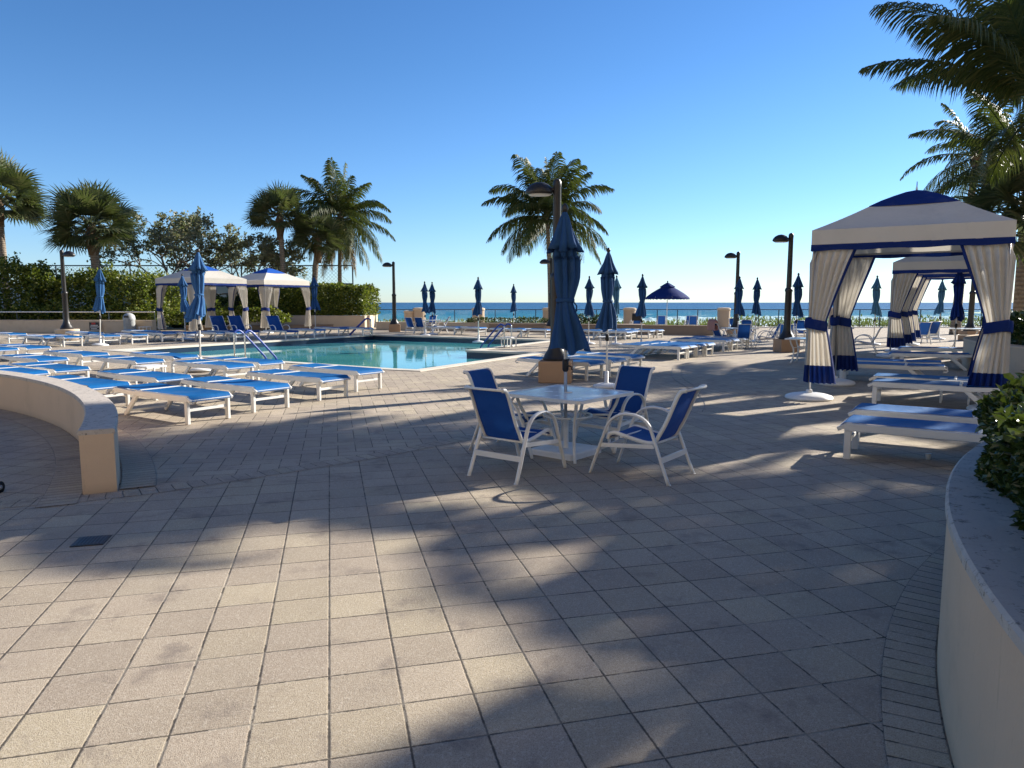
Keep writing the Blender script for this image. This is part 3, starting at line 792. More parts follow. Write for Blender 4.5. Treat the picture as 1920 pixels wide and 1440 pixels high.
def make_side_table():
    r=tag(empty('side_table'),'','side table')
    t=MB(); o=rsquare(.24,.04,4); n=len(o)
    for z in (.36,.395): t.v+=[(x,y,z) for x,y in o]
    for j in range(n): t.face((j,(j+1)%n,n+(j+1)%n,n+j))
    t.face(range(n-1,-1,-1)); t.face(range(n,2*n)); t.build('tabletop',M['white_rough'],r)
    for sx in (-1,1):
        for sy in (-1,1):
            l=MB(); l.beam((.20*sx,.20*sy,0),(.20*sx,.20*sy,.36),.035,.035,up=(0,1,0)); l.build('leg',M['white_rough'],r)
    return r
def canopy_folded(seed,top=2.75,zt=1.72,zh=1.17,skew=.05):
    """a folded umbrella canopy: pleated body with tie; and vent cap"""
    rnd=random.Random(seed); ph=rnd.uniform(0,6); sk=rnd.uniform(-1,1)*skew*.45; sk2=rnd.uniform(-1,1)*skew*.45
    def body(zs):
        mb=MB(); n=64
        for (z,r,amp,ox) in zs:
            for j in range(n):
                a=2*PI*j/n
                pl=abs(sin(a*4+ph+.25*sin(z*3)))**.7
                q=r*(1-amp*.9+amp*1.35*pl+.09*sin(a*3+z*5+ph)+.07*sin(a*2-z*7+ph*3)+.05*sin(a*7+z*11))
                # uneven hem
                zz=z+(.035*sin(a*4+ph)+.05*sin(a+ph*2) if z<zh+.02 else 0)+(.02*sin(a*4+ph) if abs(z-top+.42)<.02 else 0)+(.02*sin(a*3+ph) if z<zt+.2 and z>zh+.03 else 0)
                mb.v.append((q*cos(a)*1.04+ox*sk*3,q*sin(a)+ox*sk2*3,zz))
        for i in range(len(zs)-1):
            for j in range(n): mb.face((i*n+j,i*n+(j+1)%n,(i+1)*n+(j+1)%n,(i+1)*n+j))
        return mb
    zz=[(top-.07,.04,.1,0),(top-.2,.07,.25,0),(top-.36,.100,.45,0),(top-.5,.108,.5,0),((top+zt)/2,.114,.52,.15),(zt+.25,.108,.5,.15),(zt+.08,.088,.4,.05),(zt,.076,.3,0),(zt-.05,.086,.4,0),(zt-.18,.115,.45,.2),(zt-.35,.145,.48,.6),(zh,.175,.5,1.0)]
    # refine
    fine=[]
    for i in range(len(zz)-1):
        for k in range(3):
            t=k/3; fine.append(tuple(zz[i][c]*(1-t)+zz[i+1][c]*t for c in range(4)))
    fine.append(zz[-1])
    cap=[(top,.025,.05,0),(top-.08,.055,.2,0),(top-.2,.088,.35,0),(top-.33,.135,.42,.0),(top-.42,.172,.45,0),(top-.415,.16,.45,0),(top-.30,.11,.35,0)]
    return body(fine),body(cap)
def make_umbrella(seed,mat,base='disc',scale=1.0,pole='white',sk=.05):
    r=tag(empty('patio_umbrella'),'','umbrella')
    b,c=canopy_folded(seed,top=2.68,zh=1.20,skew=sk); pm=M['white'] if pole=='white' else M['alu']
    bo=b.build('canopy',mat,r,True); 
    c.build('vent_cap',mat,r,True)
    p=MB(); p.tube([(0,0,.05),(0,0,1.2),(0,0,2.67)],.019,10); p.build('pole',pm,r,True)
    f=MB(); f.lathe([(.012,2.66),(.03,2.69),(.042,2.72),(.03,2.755),(.01,2.775)],12); f.build('finial',M['black'] if seed%2 else M['rubber'],r,True)
    t=MB(); t.lathe([(.098,1.70),(.104,1.71),(.104,1.735),(.098,1.745)],20); t.tube([(.10,0,1.72),(.14,.02,1.66),(.13,.03,1.60)],.009,5); t.build('tie_cord',mat,r,True)
    h=MB(); h.lathe([(.022,.93),(.036,.95),(.036,1.05),(.022,1.07)],12); h.tube([(.03,0,1.0),(.08,0,.99),(.09,0,.95)],.008,5); h.build('crank',M['rubber'],r,True)
    bs=MB()
    if base=='disc': bs.lathe([(.26,0),(.275,.02),(.26,.045),(.16,.075),(.06,.09),(.04,.10),(.038,.32),(.025,.33)],28)
    elif base=='plate':
        o=rsquare(.30,.04,4); n=len(o)
        for s_,z in ((1,0),(1,.055),(.97,.07)): bs.v+=[(x*s_,y*s_,z) for x,y in o]
        for k in range(2):
            for j in range(n): bs.face((k*n+j,k*n+(j+1)%n,(k+1)*n+(j+1)%n,(k+1)*n+j))
        bs.face(range(2*n,3*n)); bs.face(range(n-1,-1,-1)); bs.lathe([(.032,.07),(.032,.40),(.024,.41)],14)
    bs.build('base',M['white_rough'],r,base=='disc')
    return r
def make_open_umbrella():
    r=tag(empty('open_umbrella'),'','umbrella'); Rm=1.22
    c=MB(); n=64
    rows=[(.03,2.66),(.3,2.55),(.6,2.40),(.9,2.22),(1.15,2.04),(1.22,1.97),(1.22,1.85)]
    for q,z in rows:
        for j in range(n):
            a=2*PI*j/n; e=cos(a*4)**2
            rr=q*(cos(PI/8)/cos(((a+PI/8)%(PI/4))-PI/8)*.5+.5); sag=-.04*(1-abs(cos(a*4)))*q
            zz=z+sag*.6
            if z==1.85: zz=z+.04*(1-abs(sin(a*16)))
            c.v.append((rr*cos(a),rr*sin(a),zz))
    for i in range(len(rows)-1):
        for j in range(n): c.face((i*n+j,i*n+(j+1)%n,(i+1)*n+(j+1)%n,(i+1)*n+j))
    c.build('canopy',M['umb_new'],r)
    v=MB(); 
    for q,z in ((.02,2.80),(.2,2.70),(.42,2.56),(.42,2.51)):
        for j in range(32): a=2*PI*j/32; v.v.append((q*cos(a),q*sin(a),z+.02*sin(a*8)*(q>.4)))
    for i in range(3):
        for j in range(32): v.face((i*32+j,i*32+(j+1)%32,(i+1)*32+(j+1)%32,(i+1)*32+j))
    v.build('vent_cap',M['umb_new'],r)
    p=MB(); p.tube([(0,0,.05),(0,0,2.8)],.02,8); p.build('pole',M['white'],r,True)
    for k in range(8):
        a=2*PI*k/8; b=MB(); b.tube([(.03*cos(a),.03*sin(a),2.62),(1.18*cos(a),1.18*sin(a),1.98)],.008,4); b.tube([(.03*cos(a),.03*sin(a),1.95),(.62*cos(a),.62*sin(a),2.27)],.007,4); b.build('rib',M['white'],r)
    f=MB(); f.lathe([(.012,2.78),(.035,2.82),(.04,2.85),(.01,2.90)],10); f.build('finial',M['rubber'],r,True)
    bs=MB(); bs.lathe([(.26,0),(.275,.02),(.26,.045),(.16,.075),(.06,.09),(.03,.10)],24); bs.build('base',M['white_rough'],r,True)
    return r
def make_lamp(pedestal='square',h=4.0,ph=.44):
    r=tag(empty('path_lamp'),'','street lamp')
    p=MB()
    if pedestal=='square': p.box((0,0,ph/2),(.66,.66,ph),bev=.015); p.build('pedestal',M['ped'],r)
    elif pedestal=='cone': p.lathe([(.42,0),(.44,.03),(.50,ph-.03),(.48,ph)],24); p.build('pedestal',M['wall_far'],r,True,angle=40)
    b=MB(); z=ph
    b.lathe([(.27,z),(.28,z+.04),(.25,z+.07),(.235,z+.12),(.17,z+.22),(.13,z+.34),(.118,z+.5),(.112,2.05),(.13,2.08),(.13,2.14),(.11,2.18),(.09,2.2)],20); b.build('base_column',M['black'],r,True,angle=40)
    q=MB(); q.lathe([(.088,2.15),(.078,h-.12),(.085,h-.10),(.085,h-.02),(.06,h+.03),(.01,h+.05)],16); q.build('pole',M['black'],r,True,angle=40)
    a=MB(); a.tube([(-.04,0,h-.16),(-.16,0,h-.16)],.045,8)
    a.build('arm',M['black'],r,True)
    d=MB(); n=24; rows=[]
    cx=-.345
    for (s_,zz) in ((.05,.17),(.35,.155),(.65,.11),(.88,.04),(1.0,-.03),(1.0,-.07),(.86,-.10)):
        for j in range(n):
            an=2*PI*j/n; d.v.append((cx+.28*s_*cos(an)*(1.05 if cos(an)<0 else .95),.20*s_*sin(an),h-.16+zz*.9))
        rows.append(1)
    for i in range(6):
        for j in range(n): d.face((i*n+j,i*n+(j+1)%n,(i+1)*n+(j+1)%n,(i+1)*n+j))
    d.face(range(n)); hd=d.build('lamp_head',M['black'],r,True)
    l=MB(); l.v=[(cx+.235*cos(2*PI*j/n),.165*sin(2*PI*j/n),h-.252) for j in range(n)]; l.face(range(n-1,-1,-1)); l.v+=[(cx+.21*cos(2*PI*j/n),.15*sin(2*PI*j/n),h-.272) for j in range(n)]
    for j in range(n): l.face((j,(j+1)%n,n+(j+1)%n,n+j))
    l.face(range(2*n-1,n-1,-1)); l.build('lens',M['lens'],hd)
    return r
def make_cabana(s=2.95,capm=None,disc=True,seed=3,curtw=.68,hem=True):
    rnd=random.Random(seed)
    r=tag(empty('cabana'),'','cabana'); capm=capm or M['trim']; h=s/2; ov=.06
    # valance: four sides
    E_=h+ov; zt,zb,zl=2.93,2.68,2.58
    roof=MB(); ring=lambda q,z:[(q,q,z),(-q,q,z),(-q,-q,z),(q,-q,z)]
    # roof as four sagging panels
    k=10
    lv=[(E_,zb,0),(E_,zt,0)]
    for i in range(1,7):
        t=i/6; q=E_*(1-t)+.57*t; z=zt+(3.42-zt)*t-.015*sin(PI*t); lv.append((q,z,0))
    for side in range(4):
        a=Matrix.Rotation(side*PI/2,3,'Z'); b=len(roof.v)
        for (q,z,_) in lv:
            for j in range(k+1):
                u=-1+2*j/k; sag=-.03*(1-u*u)*(1 if z>zt+.01 else 0)
                wob=.006*sin(u*17+side*2)*(z<zt+.01)
                roof.v.append(tuple(a@Vector((q+wob,u*q,z+sag))))
        for i in range(len(lv)-1):
            for j in range(k): c0=b+i*(k+1)+j; roof.face((c0,c0+1,c0+k+2,c0+k+1))
    roof.build('roof',M['canvas'],r,True,angle=35)
    tr=MB()
    for side in range(4):
        a=Matrix.Rotation(side*PI/2,3,'Z'); b=len(tr.v); kk=24
        for q,z in ((E_+.004,zb+.004),(E_+.006,zl)):
            for j in range(kk+1):
                u=-1+2*j/kk; tr.v.append(tuple(a@Vector((q+.006*sin(u*17+side*2),u*q,z+(.008*sin(u*11+side) if z==zl else 0)))))
        for j in range(kk): tr.face((b+j,b+j+1,b+kk+2+j,b+kk+1+j))
    tr.build('valance_trim',M['trim'],r)
    cp=MB(); k=8
    for side in range(4):
        a=Matrix.Rotation(side*PI/2,3,'Z'); b=len(cp.v)
        for (q,z) in ((.67,3.35),(.665,3.37),(.50,3.47),(.32,3.56),(.15,3.635),(.02,3.67)):
            for j in range(k+1):
                u=-1+2*j/k; cp.v.append(tuple(a@Vector((q,u*q,z))))
        for i in range(5):
            for j in range(k): c0=b+i*(k+1)+j; cp.face((c0,c0+1,c0+k+2,c0+k+1))
    cp.build('roof_cap',capm,r,True,angle=35)
    f=MB(); f.lathe([(.012,3.66),(.02,3.69),(.01,3.73),(.006,3.82)],8); f.build('finial',M['alu'],r,True)
    fr=MB()
    for sx,sy in ((1,1),(-1,1),(-1,-1),(1,-1)):
        fr.tube([(sx*.52,sy*.52,3.36),(sx*h,sy*h,2.86)],.016,6)
    for z in (2.86,2.66):
        for side in range(4):
            a=Matrix.Rotation(side*PI/2,3,'Z'); fr.tube([tuple(a@Vector((h,-h,z))),tuple(a@Vector((h,h,z)))],.018,6)
    fr.build('roof_frame',M['alu'],r,True)
    for sx,sy in ((1,1),(-1,1),(-1,-1),(1,-1)):
        p=MB(); p.tube([(sx*h,sy*h,0),(sx*h,sy*h,2.86)],.024,8); po=p.build('post',M['alu'],r,True)
        if disc:
            d=MB(); d.lathe([(.38,0),(.40,.03),(.385,.065),(.30,.095),(.18,.115),(.06,.12),(.05,.17),(.03,.18)],28,(sx*h,sy*h,0)); d.build('base_weight',M['white_rough'],po,True,angle=50)
        for e,nrm in ((Vector((-sx,0,0)),Vector((0,sy,0))),(Vector((0,-sy,0)),Vector((sx,0,0)))):
            c=MB(); nu=44; zs=[2.60-i*(2.60-.30)/30 for i in range(31)]; ph=rnd.uniform(0,6); ztie=1.33+rnd.uniform(-.02,.02); hemz=.30+.29
            org=Vector((sx*h,sy*h,0))-e*.05
            for z in zs:
                if z>ztie: t=(z-ztie)/(2.62-ztie); w=.27+(curtw-.27)*(t**1.1); amp=.022+.036*t
                else: t=(ztie-z)/(ztie-.30); w=.27+(.48-.27)*(t**.75); amp=.020+.040*t
                for i in range(nu+1):
                    u=i/nu; pl=sin(u*2*PI*5.5+ph+.7*sin(z*1.7+u*3))+.35*sin(u*2*PI*12+ph*2+z)
                    bul=.05*sin(PI*u)*(1 if z<ztie else .4)
                    tk_=max(0,min(1,(2.62-z)/.25)); c.v.append(tuple(org+e*(w*u)+nrm*(-.035+.07*tk_+bul+amp*pl*.8*(.35+.65*tk_))+Vector((0,0,z+.012*pl*(z<.35)))))
            for i in range(len(zs)-1):
                for j in range(nu):
                    c.cur=1 if ((hem and zs[i+1]<hemz-.02) or (j>=nu-3 and (hem or e.x*sx<-.5))) else 0
                    a=i*(nu+1)+j; c.face((a,a+1,a+nu+2,a+nu+1))
            cu=c.build('curtain',[M['canvas'],M['trim']],r,True)
            tb=MB(); n=20
            for z,ex in ((ztie+.085,1.0),(ztie+.04,1.08),(ztie-.04,1.08),(ztie-.09,1.0)):
                for j in range(n):
                    an=2*PI*j/n; ce=org+e*.135+nrm*.045
                    tb.v.append(tuple(ce+e*(.160*ex*cos(an))+nrm*(.085*ex*sin(an))+Vector((0,0,z-.03*cos(an)))))
            for i in range(3):
                for j in range(n): tb.face((i*n+j,i*n+(j+1)%n,(i+1)*n+(j+1)%n,(i+1)*n+j))
            tb.build('tie_band',M['trim'],cu,True)
    return r

# ------------------------------------------------------------------ PLACE: deck furniture
lounger=make_lounger()
def head_angle(deg): return R(deg-90)   # model runs along +Y from foot to head
def put_lounger(foot,deg,label,group,sc=None):
    return place(lounger,(foot[0],foot[1],0),head_angle(deg),label,group,sc)
GL='blue sling loungers left of the pool'
row1=[(-4.33,10.05),(-3.80,11.13),(-3.15,12.47),(-2.77,13.70)]
nm1=['nearest lounger of the front row, right beside the end of the curved wall','second lounger of the front row, counted from the curved wall','third lounger of the front row left of the pool, counted from the curved wall','lounger of the front row nearest the pool, its foot furthest right']
for p,l in zip(row1,nm1): put_lounger(p,147+random.uniform(-1.5,1.5),l,GL)
row2=[(-6.50,11.35),(-6.0,12.5),(-5.72,14.85),(-5.38,15.75)]
nm2=['lounger partly hidden behind the curved wall top, in the second row','second row lounger just behind the front pair, left of the white side table','second row lounger beside the leaning umbrella pole, on its right','second row lounger furthest back, nearest the blue pool handrail']
for p,l in zip(row2,nm2): put_lounger(p,147+random.uniform(-1.5,1.5),l,GL)
row3=[(-9.10,13.30),(-8.82,14.15),(-8.25,16.10),(-8.05,17.45)]
nm3=['third row lounger cut by the left edge, lowest above the curved wall','third row lounger just behind the lowest one above the curved wall','third row lounger whose foot reaches the white side table','third row lounger nearest the pool edge, left of the leaning umbrella']
for p,l in zip(row3,nm3): put_lounger(p,147+random.uniform(-1.5,1.5),l,GL)
row4=[(-12.15,15.5),(-10.78,16.6),(-10.72,18.2)]
nm4=['fourth row lounger with only its foot in view at the left edge','fourth row lounger in the middle of its row, at far left','fourth row lounger nearest the pool, with its foot by the dark pool corner']
for p,l in zip(row4,nm4): put_lounger(p,147,l,GL)
row5=[(-14.45,20.2),(-14.0,20.95)]
nm5=['front lounger of the pair at the left edge short of the pool','rear lounger of the pair at the left edge short of the pool']
for p,l in zip(row5,nm5): put_lounger(p,147,l,GL)
stable=make_side_table()
stl=G(290,688)
place(stable,(-7.55,14.75,0),GA,'white side table among the left loungers below the leaning umbrella')

GM='blue sling loungers right of the pool'
for p,l in zip([(1.85,15.65),(2.45,16.45),(3.05,17.45)],['nearest of the three loungers beside the lamp pedestal behind the dining table','middle of the three loungers beside the lamp pedestal','rear of the three loungers beside the lamp pedestal']): put_lounger(p,142,l,GM)
fa=[G(1281,674),G(1298,671),G(1314,668.5),G(1331,666)]
for p,l in zip(fa,['nearest lounger in the long row right of the pool','second lounger in the long row right of the pool','third lounger in the long row right of the pool','fourth lounger in the long row, last of its near cluster']): put_lounger(p,147,l,GM)
fb=[G(1363,658.5),G(1378,656.5),G(1397,653.5)]
for p,l in zip(fb,['first lounger of the far cluster in the long row','middle lounger of the far cluster in the long row','last lounger of the long row, nearest the empty patio chairs']): put_lounger(p,147,l,GM)
GF='loungers on the far side of the pool by the low wall'
fc=[G(1179,637.5),G(1190,635.5),G(1222,634.5),G(1238,633.5),G(1030,632.5),G(985,632),G(905,628),G(860,627.5)]
fn=['front lounger of the crossed pair under the white-poled umbrella by the low wall','rear lounger of the crossed pair by the low wall','left lounger of the two ending in front of the low tan wall','right lounger of the two ending in front of the low tan wall',
 'far lounger seen just left of the tall folded umbrella','far lounger behind the right pool handrail','far lounger below the beach railing pillar','far lounger beside the distant blue chairs']
for p,l in zip(fc,fn): put_lounger(p,147,l,GF)
put_lounger(G(1120,634),147,'far lounger between the two big folded umbrellas',GF)
place(stable,tuple(G(1135,650)),0,'low white side table beyond the loungers by the lamp pedestal')
place(stable,tuple(G(954,651)),GA,'white side table standing by the right pool handrail')
place(stable,tuple(G(1168,622)),0,'white side table among the far loungers right of the pool')

GP='loungers along the left far side of the pool'
fd=[(34,643),(99,650),(138,650),(211,647),(263,645),(318,641),(356,640),(180,641),(290,637),(418,640),(455,640),(600,633),(645,629),(690,629)]
fdn=['far bank lounger at the left edge of the photo','far bank lounger right below the black lamp pedestal','far bank lounger just right of the lamp pedestal','far bank lounger at the striped umbrella pole','far bank lounger right of the thin umbrella pole',
'far bank lounger left of the round umbrella base','far bank lounger behind the leaning umbrella','rear far bank lounger below the red and black sign','rear far bank lounger below the grey bin','far bank lounger in front of the left cabana','far bank lounger between the left cabana posts',
'far bank lounger in front of the right white cabana post','far bank lounger left of the pair by the planter wall','far bank lounger furthest right by the planter wall']
for q,l in zip(fd,fdn): put_lounger(G(q[0],q[1]),147+random.uniform(-4,4),l,GP)
up=make_lounger_up()
GU='loungers with raised backs at the left cabanas'
for q,l in zip([(440,636),(475,636),(548,636)],['lounger with raised back, left one of the pair before the left cabana','lounger with raised back, right one of the pair before the left cabana','lounger with raised back standing alone before the second cabana']):
    place(up,tuple(G(*q)),head_angle(140),l,GU)
place(stable,tuple(G(272,626)),0,'white side table on the far bank by the left cabana')

GR='shaded loungers under and beside the right cabana'
rl=[((3.80,7.90),'nearest shaded lounger, its head hidden by the planter shrub'),((4.38,8.88),'second shaded lounger, just behind the nearest one'),((6.15,11.95),'third shaded lounger, in front of the side table under the cabana'),((6.62,12.85),'fourth shaded lounger, behind the side table under the cabana')]
for p,l in rl: put_lounger(p,-33,l,GR)
# one turned round (its head to the right shows the curled end)
put_lounger((7.25,15.55),-31,'fifth shaded lounger, its curled head end pointing at the far planter',GR)
put_lounger((7.75,16.5),-31,'sixth shaded lounger, half hidden behind the fifth',GR)
for q,l in (((1672,660),'seventh shaded lounger, beneath the second cabana'),((1690,650),'eighth shaded lounger, behind the seventh beneath the second cabana')):
    p=G(q[0],q[1],.4); put_lounger((p.x,p.y),-25,l,GR)
place(stable,(7.55,12.0,0),R(-33),'white side table between the shaded loungers under the cabana')
for o in bpy.data.objects: pass

# dining set in the middle
table=make_table()
place(table,(.63,7.90,0),R(49),'square white patio table with a folded umbrella through its centre')
chair=make_chair()
def put_chair(loc,facing,label,group=None): return place(chair,(loc[0],loc[1],0),R(facing-90),label,group)
GC='blue sling chairs around the middle table'
put_chair((.06,7.02),53,'blue sling chair with its back to the viewer, front left of the table',GC)
put_chair((1.30,6.95),143,'blue sling chair at the right of the table, seen from the side',GC)
put_chair((.02,8.10),-33,'blue sling chair at the far left of the table, behind the front one',GC)
put_chair((1.22,8.42),229,'blue sling chair at the far right of the table, facing the viewer',GC)
umb_table=make_umbrella(11,M['umb'],'plate',pole='alu',sk=.10)
umb_table['label']='large folded blue umbrella standing through the middle patio table on a square white plate'
umb_table.location=(.61,7.90,0); umb_table.rotation_euler=(0,R(-.9),R(-40)); umb_table.name='patio_umbrella'

# folded umbrellas
protoU=[make_umbrella(21,M['umb'],'disc'),make_umbrella(32,M['umb'],'disc'),make_umbrella(43,M['umb_light'],'disc',sk=.09)]
def put_umb(k,px,ytop,label,yb=None,z=2.84,mat=None,lean=None,rz=None,sc=1.0):
    if yb: p=G(px,yb)
    else:
        ang=math.atan((720-ytop)/F)-PITCH; D=(z*sc-H)/math.tan(ang); zc=D*cos(PITCH)+(H)*sin(PITCH)*.5
        p=Vector(((px-960)/F*zc,D,0))
    o=place(protoU[k],(p.x,p.y,0),random.uniform(0,6) if rz is None else rz,label,'folded blue umbrellas around the pool deck')
    o.scale=(sc,sc,sc)
    if mat: recolor(o,M['umb_light'] if k==2 else M['umb'],mat)
    if lean: o.rotation_euler=(lean[0],lean[1],o.rotation_euler[2])
    return o
put_umb(0,1137,435,'folded blue umbrella standing just right of the table umbrella',yb=726,sc=1.0)
put_umb(2,376,446,'light blue folded umbrella leaning left over the loungers',yb=697,sc=1.10,lean=(0,R(-7)))
put_umb(2,348,470,'light blue folded umbrella behind the leaning one, on a round white base',yb=637,sc=1.08)
put_umb(2,188,490,'striped looking light blue folded umbrella beside the left black lamp',yb=648,sc=1.12,lean=(0,R(-3)))
put_umb(1,592,512,'folded blue umbrella in front of the left hedge planter, on a white base',yb=628,sc=1.12)
put_umb(1,797,525,'left of the two thin folded umbrellas by the beach railing')
put_umb(0,811,526,'right of the two thin folded umbrellas by the beach railing')
put_umb(1,897,516,'folded umbrella in front of the stone railing pillar, left of the centre palm')
put_umb(0,963,530,'small folded umbrella just left of the centre palm trunk')
put_umb(1,1104,514,'folded umbrella between the two big umbrellas')
put_umb(2,1155,513,'pale faded folded umbrella peeking out behind the second big one',mat=M['umb_pale'])
put_umb(0,1203,510,'folded umbrella left of the open blue umbrella')
put_umb(1,1384,515,'folded umbrella standing in front of a black lamp pole')
put_umb(0,1417,517,'folded umbrella just right of the far black lamp')
put_umb(1,1493,508,'folded umbrella right behind the near right black lamp',)
put_umb(2,1640,513,'pale folded umbrella seen between the first cabana curtains',mat=M['umb_pale'])
put_umb(2,1762,520,'pale folded umbrella seen through the second cabana opening',mat=M['umb_pale'])
put_umb(0,1792,495,'deep blue folded umbrella by the hedge, seen through the cabana',mat=M['umb_new'])
ou=make_open_umbrella(); ou['label']='open blue umbrella with scalloped edge in front of the sea'; 
po=G(1247,631); ou.location=(8.6,39.6,0)

# lamps
lampS=make_lamp('square'); lampC=make_lamp('cone',4.0,.5)
GLp='black path lamps on pedestals'
p=G(1043,717); place(lampS,(p.x,p.y+.15,0),R(-8),'black lamp rising behind the table umbrella, on a tan square pedestal',GLp,1.055)
p=G(1476,660); place(lampS,(p.x,p.y+.1,0),R(4),'black lamp on a brown pedestal left of the big cabana',GLp)
p=G(740,622); place(lampS,(p.x,p.y,0),R(10),'black lamp right of the hedge planter at the far pool edge',GLp)
place(lampS,(10.5,33.4,0),R(0),'far black lamp behind a folded umbrella, right of the open umbrella',GLp)
place(lampS,(2.1,38.3,0),R(5),'distant black lamp mostly hidden behind the table umbrella',GLp)
p=G(122,638); place(lampC,(p.x,p.y+.2,0),R(172),'black lamp with its head turned right at the left hedge',GLp)
place(lampS,(20.6,32,0),R(0),'dark lamp glimpsed through the second cabana above the hedge',GLp)

# cabanas
def cab_at(px,py,capm,label,seed,s=2.95,z0=0,curtw=.68,post=None,rz=-33):
    pass
cabR=make_cabana(2.75,M['trim'],True,3,.70)
a0=Vector((5.25,12.45,0)); fr=V*2.75; sd=U*2.95
def cab_center(p1,s): return p1+V*(s/2)+U*(s/2)
c1=cab_center(a0,2.75)
place(cabR,tuple(c1),R(-33),'large cream cabana with blue trim and tied curtains at right','cream cabanas with blue trim')
c2=Vector((11.75,22.2,0)); place(cabR,tuple(cab_center(c2,2.9)),R(-33),'second cream cabana seen through the big one','cream cabanas with blue trim')
c3=c2+U*4.6; place(cabR,tuple(cab_center(c3,2.9)),R(-33),'third cream cabana hidden behind the second','cream cabanas with blue trim')
cabL=make_cabana(3.1,M['trim_bright'],True,9,.62,False)
place(cabL,(-16.45,38.0,0),R(-33),'left cream cabana with bright blue cap, partly behind the leaning umbrella','cream cabanas with blue trim')
place(cabL,(-14.1,41.6,0),R(-33),'right one of the two cabanas across the pool with bright blue caps','cream cabanas with blue trim')

# ladders
def ladder(loc,rz,label,long=True):
    r=tag(empty('pool_handrail',(loc[0],loc[1],0),rz),label,'handrail')
    for x in (-.25,.25):
        pts=[(x,.35,0),(x,.35,.72),(x,.32,.82),(x,.22,.87),(x,.10,.83),(x,-.15,.60),(x,-.55,.20),(x,-.72,.02),(x,-.76,-.12),(x,-.76,-.5)]
        t=MB(); sp=smooth_path(pts,3); t.tube(sp,.024,10); ra=t.build('rail',M['steel'],r,True)
        t=MB(); t.tube(sp[4:24],.031,10); t.build('blue_sleeve',M['blue_vinyl'],ra,True)
        t=MB(); t.lathe([(.06,0.02),(.06,.035),(.03,.045)],12,(x,.35,0)); t.build('flange',M['steel'],ra,True)
    t=MB(); t.box((0,-.55,-.40),(.5,.12,.03)); t.box((0,-.62,-.20),(.5,.10,.03)); t.build('step',M['steel'],r)
    return r
lp=Vector((-7.85,21.25)); 
ladder((lp.x-.12,lp.y+.07),R(147-90-90+90),'left pool handrail in blue sleeve, sloping into the water') .rotation_euler=(0,0,math.atan2(-U.x,U.y)+PI)
bpy.data.objects['pool_handrail'].location=(lp.x,lp.y,0)
l2=ladder((-.45,27.35),math.atan2(-V.x,V.y),'right pool handrail in blue sleeve on the deck tongue')
l3=ladder((-7.75,37.2),math.atan2(-U.x,U.y)-R(40),'far corner pool handrail seen nearly edge on')

# ------------------------------------------------------------------ walls, rail, pillars at the sea side
def lowwall(name,a,b,h,t,label,cat='wall',mat=M['wall_far'],capm=None):
    a=Vector((a[0],a[1],0)); b=Vector((b[0],b[1],0)); d=b-a; L=d.length; rz=math.atan2(d.y,d.x)
    r=tag(empty(name,tuple((a+b)/2),rz),label,cat)
    m=MB(); m.box((0,0,(h-.05)/2),(L,t,h-.05)); m.build('wall_face',mat,r)
    m=MB(); m.box((0,0,h-.025),(L+.02,t+.03,.05),bev=.01); m.build('cap',capm or mat,r)
    return r
tanw=stucco('low_wall_tan',(.33,.235,.165),(.28,.20,.14),False)
lowwall('low_wall',(-8.4,44.6),(2.0,41.6),.50,.5,'low tan seat wall running behind the far left loungers',mat=M['wall_far'])
lowwall('low_wall',(2.1,40.2),(10.6,36.9),.50,.5,'low tan seat wall in front of the chairs by the railing',mat=tanw)
yr=50.0; ra=tag(empty('sea_railing',(0,yr,0)),'long dark metal sea railing with glass panels','railing')
m=MB(); m.box((12,0,1.20),(86,.07,.055)); m.build('top_rail',M['rail'],ra)
m=MB(); m.box((12,0,.10),(86,.04,.04)); m.build('bottom_rail',M['rail'],ra)
x=-31.0
xs=[]
while x<54: xs.append(x); x+=1.42
for x in xs[:60]:
    m=MB(); m.box((x,0,.59),(.055,.055,1.16)); m.build('post',M['rail'],ra)
m=MB()
for x in xs: m.box((x+.71,0,.64),(1.34,.012,1.0))
gp=m.build('glass_panel',M['glass'],ra)
pil_x=[(787,'stone pillar at the left end of the sea railing view'),(897,'stone pillar under the folded umbrella left of the centre palm'),(1029,'stone pillar right of the centre palm trunk'),(1180,'stone pillar right of the pale folded umbrella'),(1356,'stone pillar behind the distant patio chairs'),(1565,'stone pillar seen left of the big cabana curtain'),(768,'short rounded pillar beside the far black lamp')]
pm_=None
for px,l in pil_x:
    D=46.5; x=(px-960)/F*(D*cos(PITCH)+.2)
    if pm_ is None:
        pm_=tag(empty('stone_pillar'),l,'pillar'); m=MB(); m.lathe([(.40,0),(.40,1.18),(.40,1.20)],20); m.build('shaft',M['ped2'] if 'ped2' in M else stucco('pillar_stucco',(.50,.39,.28),(.42,.32,.23),False),pm_,True,angle=40)
        m=MB(); m.lathe([(.43,1.19),(.44,1.22),(.44,1.28),(.41,1.33),(.3,1.36),(.02,1.37)],20); m.build('cap',M['wall_far'],pm_,True,angle=40)
    o=place(pm_,(x,D,0),0,l,'round stone pillars by the sea railing')
    if px==768: o.scale=(.85,.85,.87)
# dune plants beyond rail
mb=MB(); random.seed(5)
for _ in range(15000):
    x=random.uniform(-42,48); y=random.uniform(51.2,57.5); q=noise.noise(Vector((x*.25,y*.3,0)))+.5*noise.noise(Vector((x*.9,y*.9,0)))
    h=max(.05,.34+.36*q+.12*(x>16))
    z=-.1-(y-51)*.04+random.random()*h*1.3
    quadleaf(mb,Vector((x,y,z)),Vector((random.uniform(-.4,.4),random.uniform(-.4,.4),1)),rndvec(),random.uniform(.14,.32),random.uniform(.05,.12))
stuff(mb.build('dune_plants',M['dune']),'yellow green dune plants growing beyond the sea railing','plants')

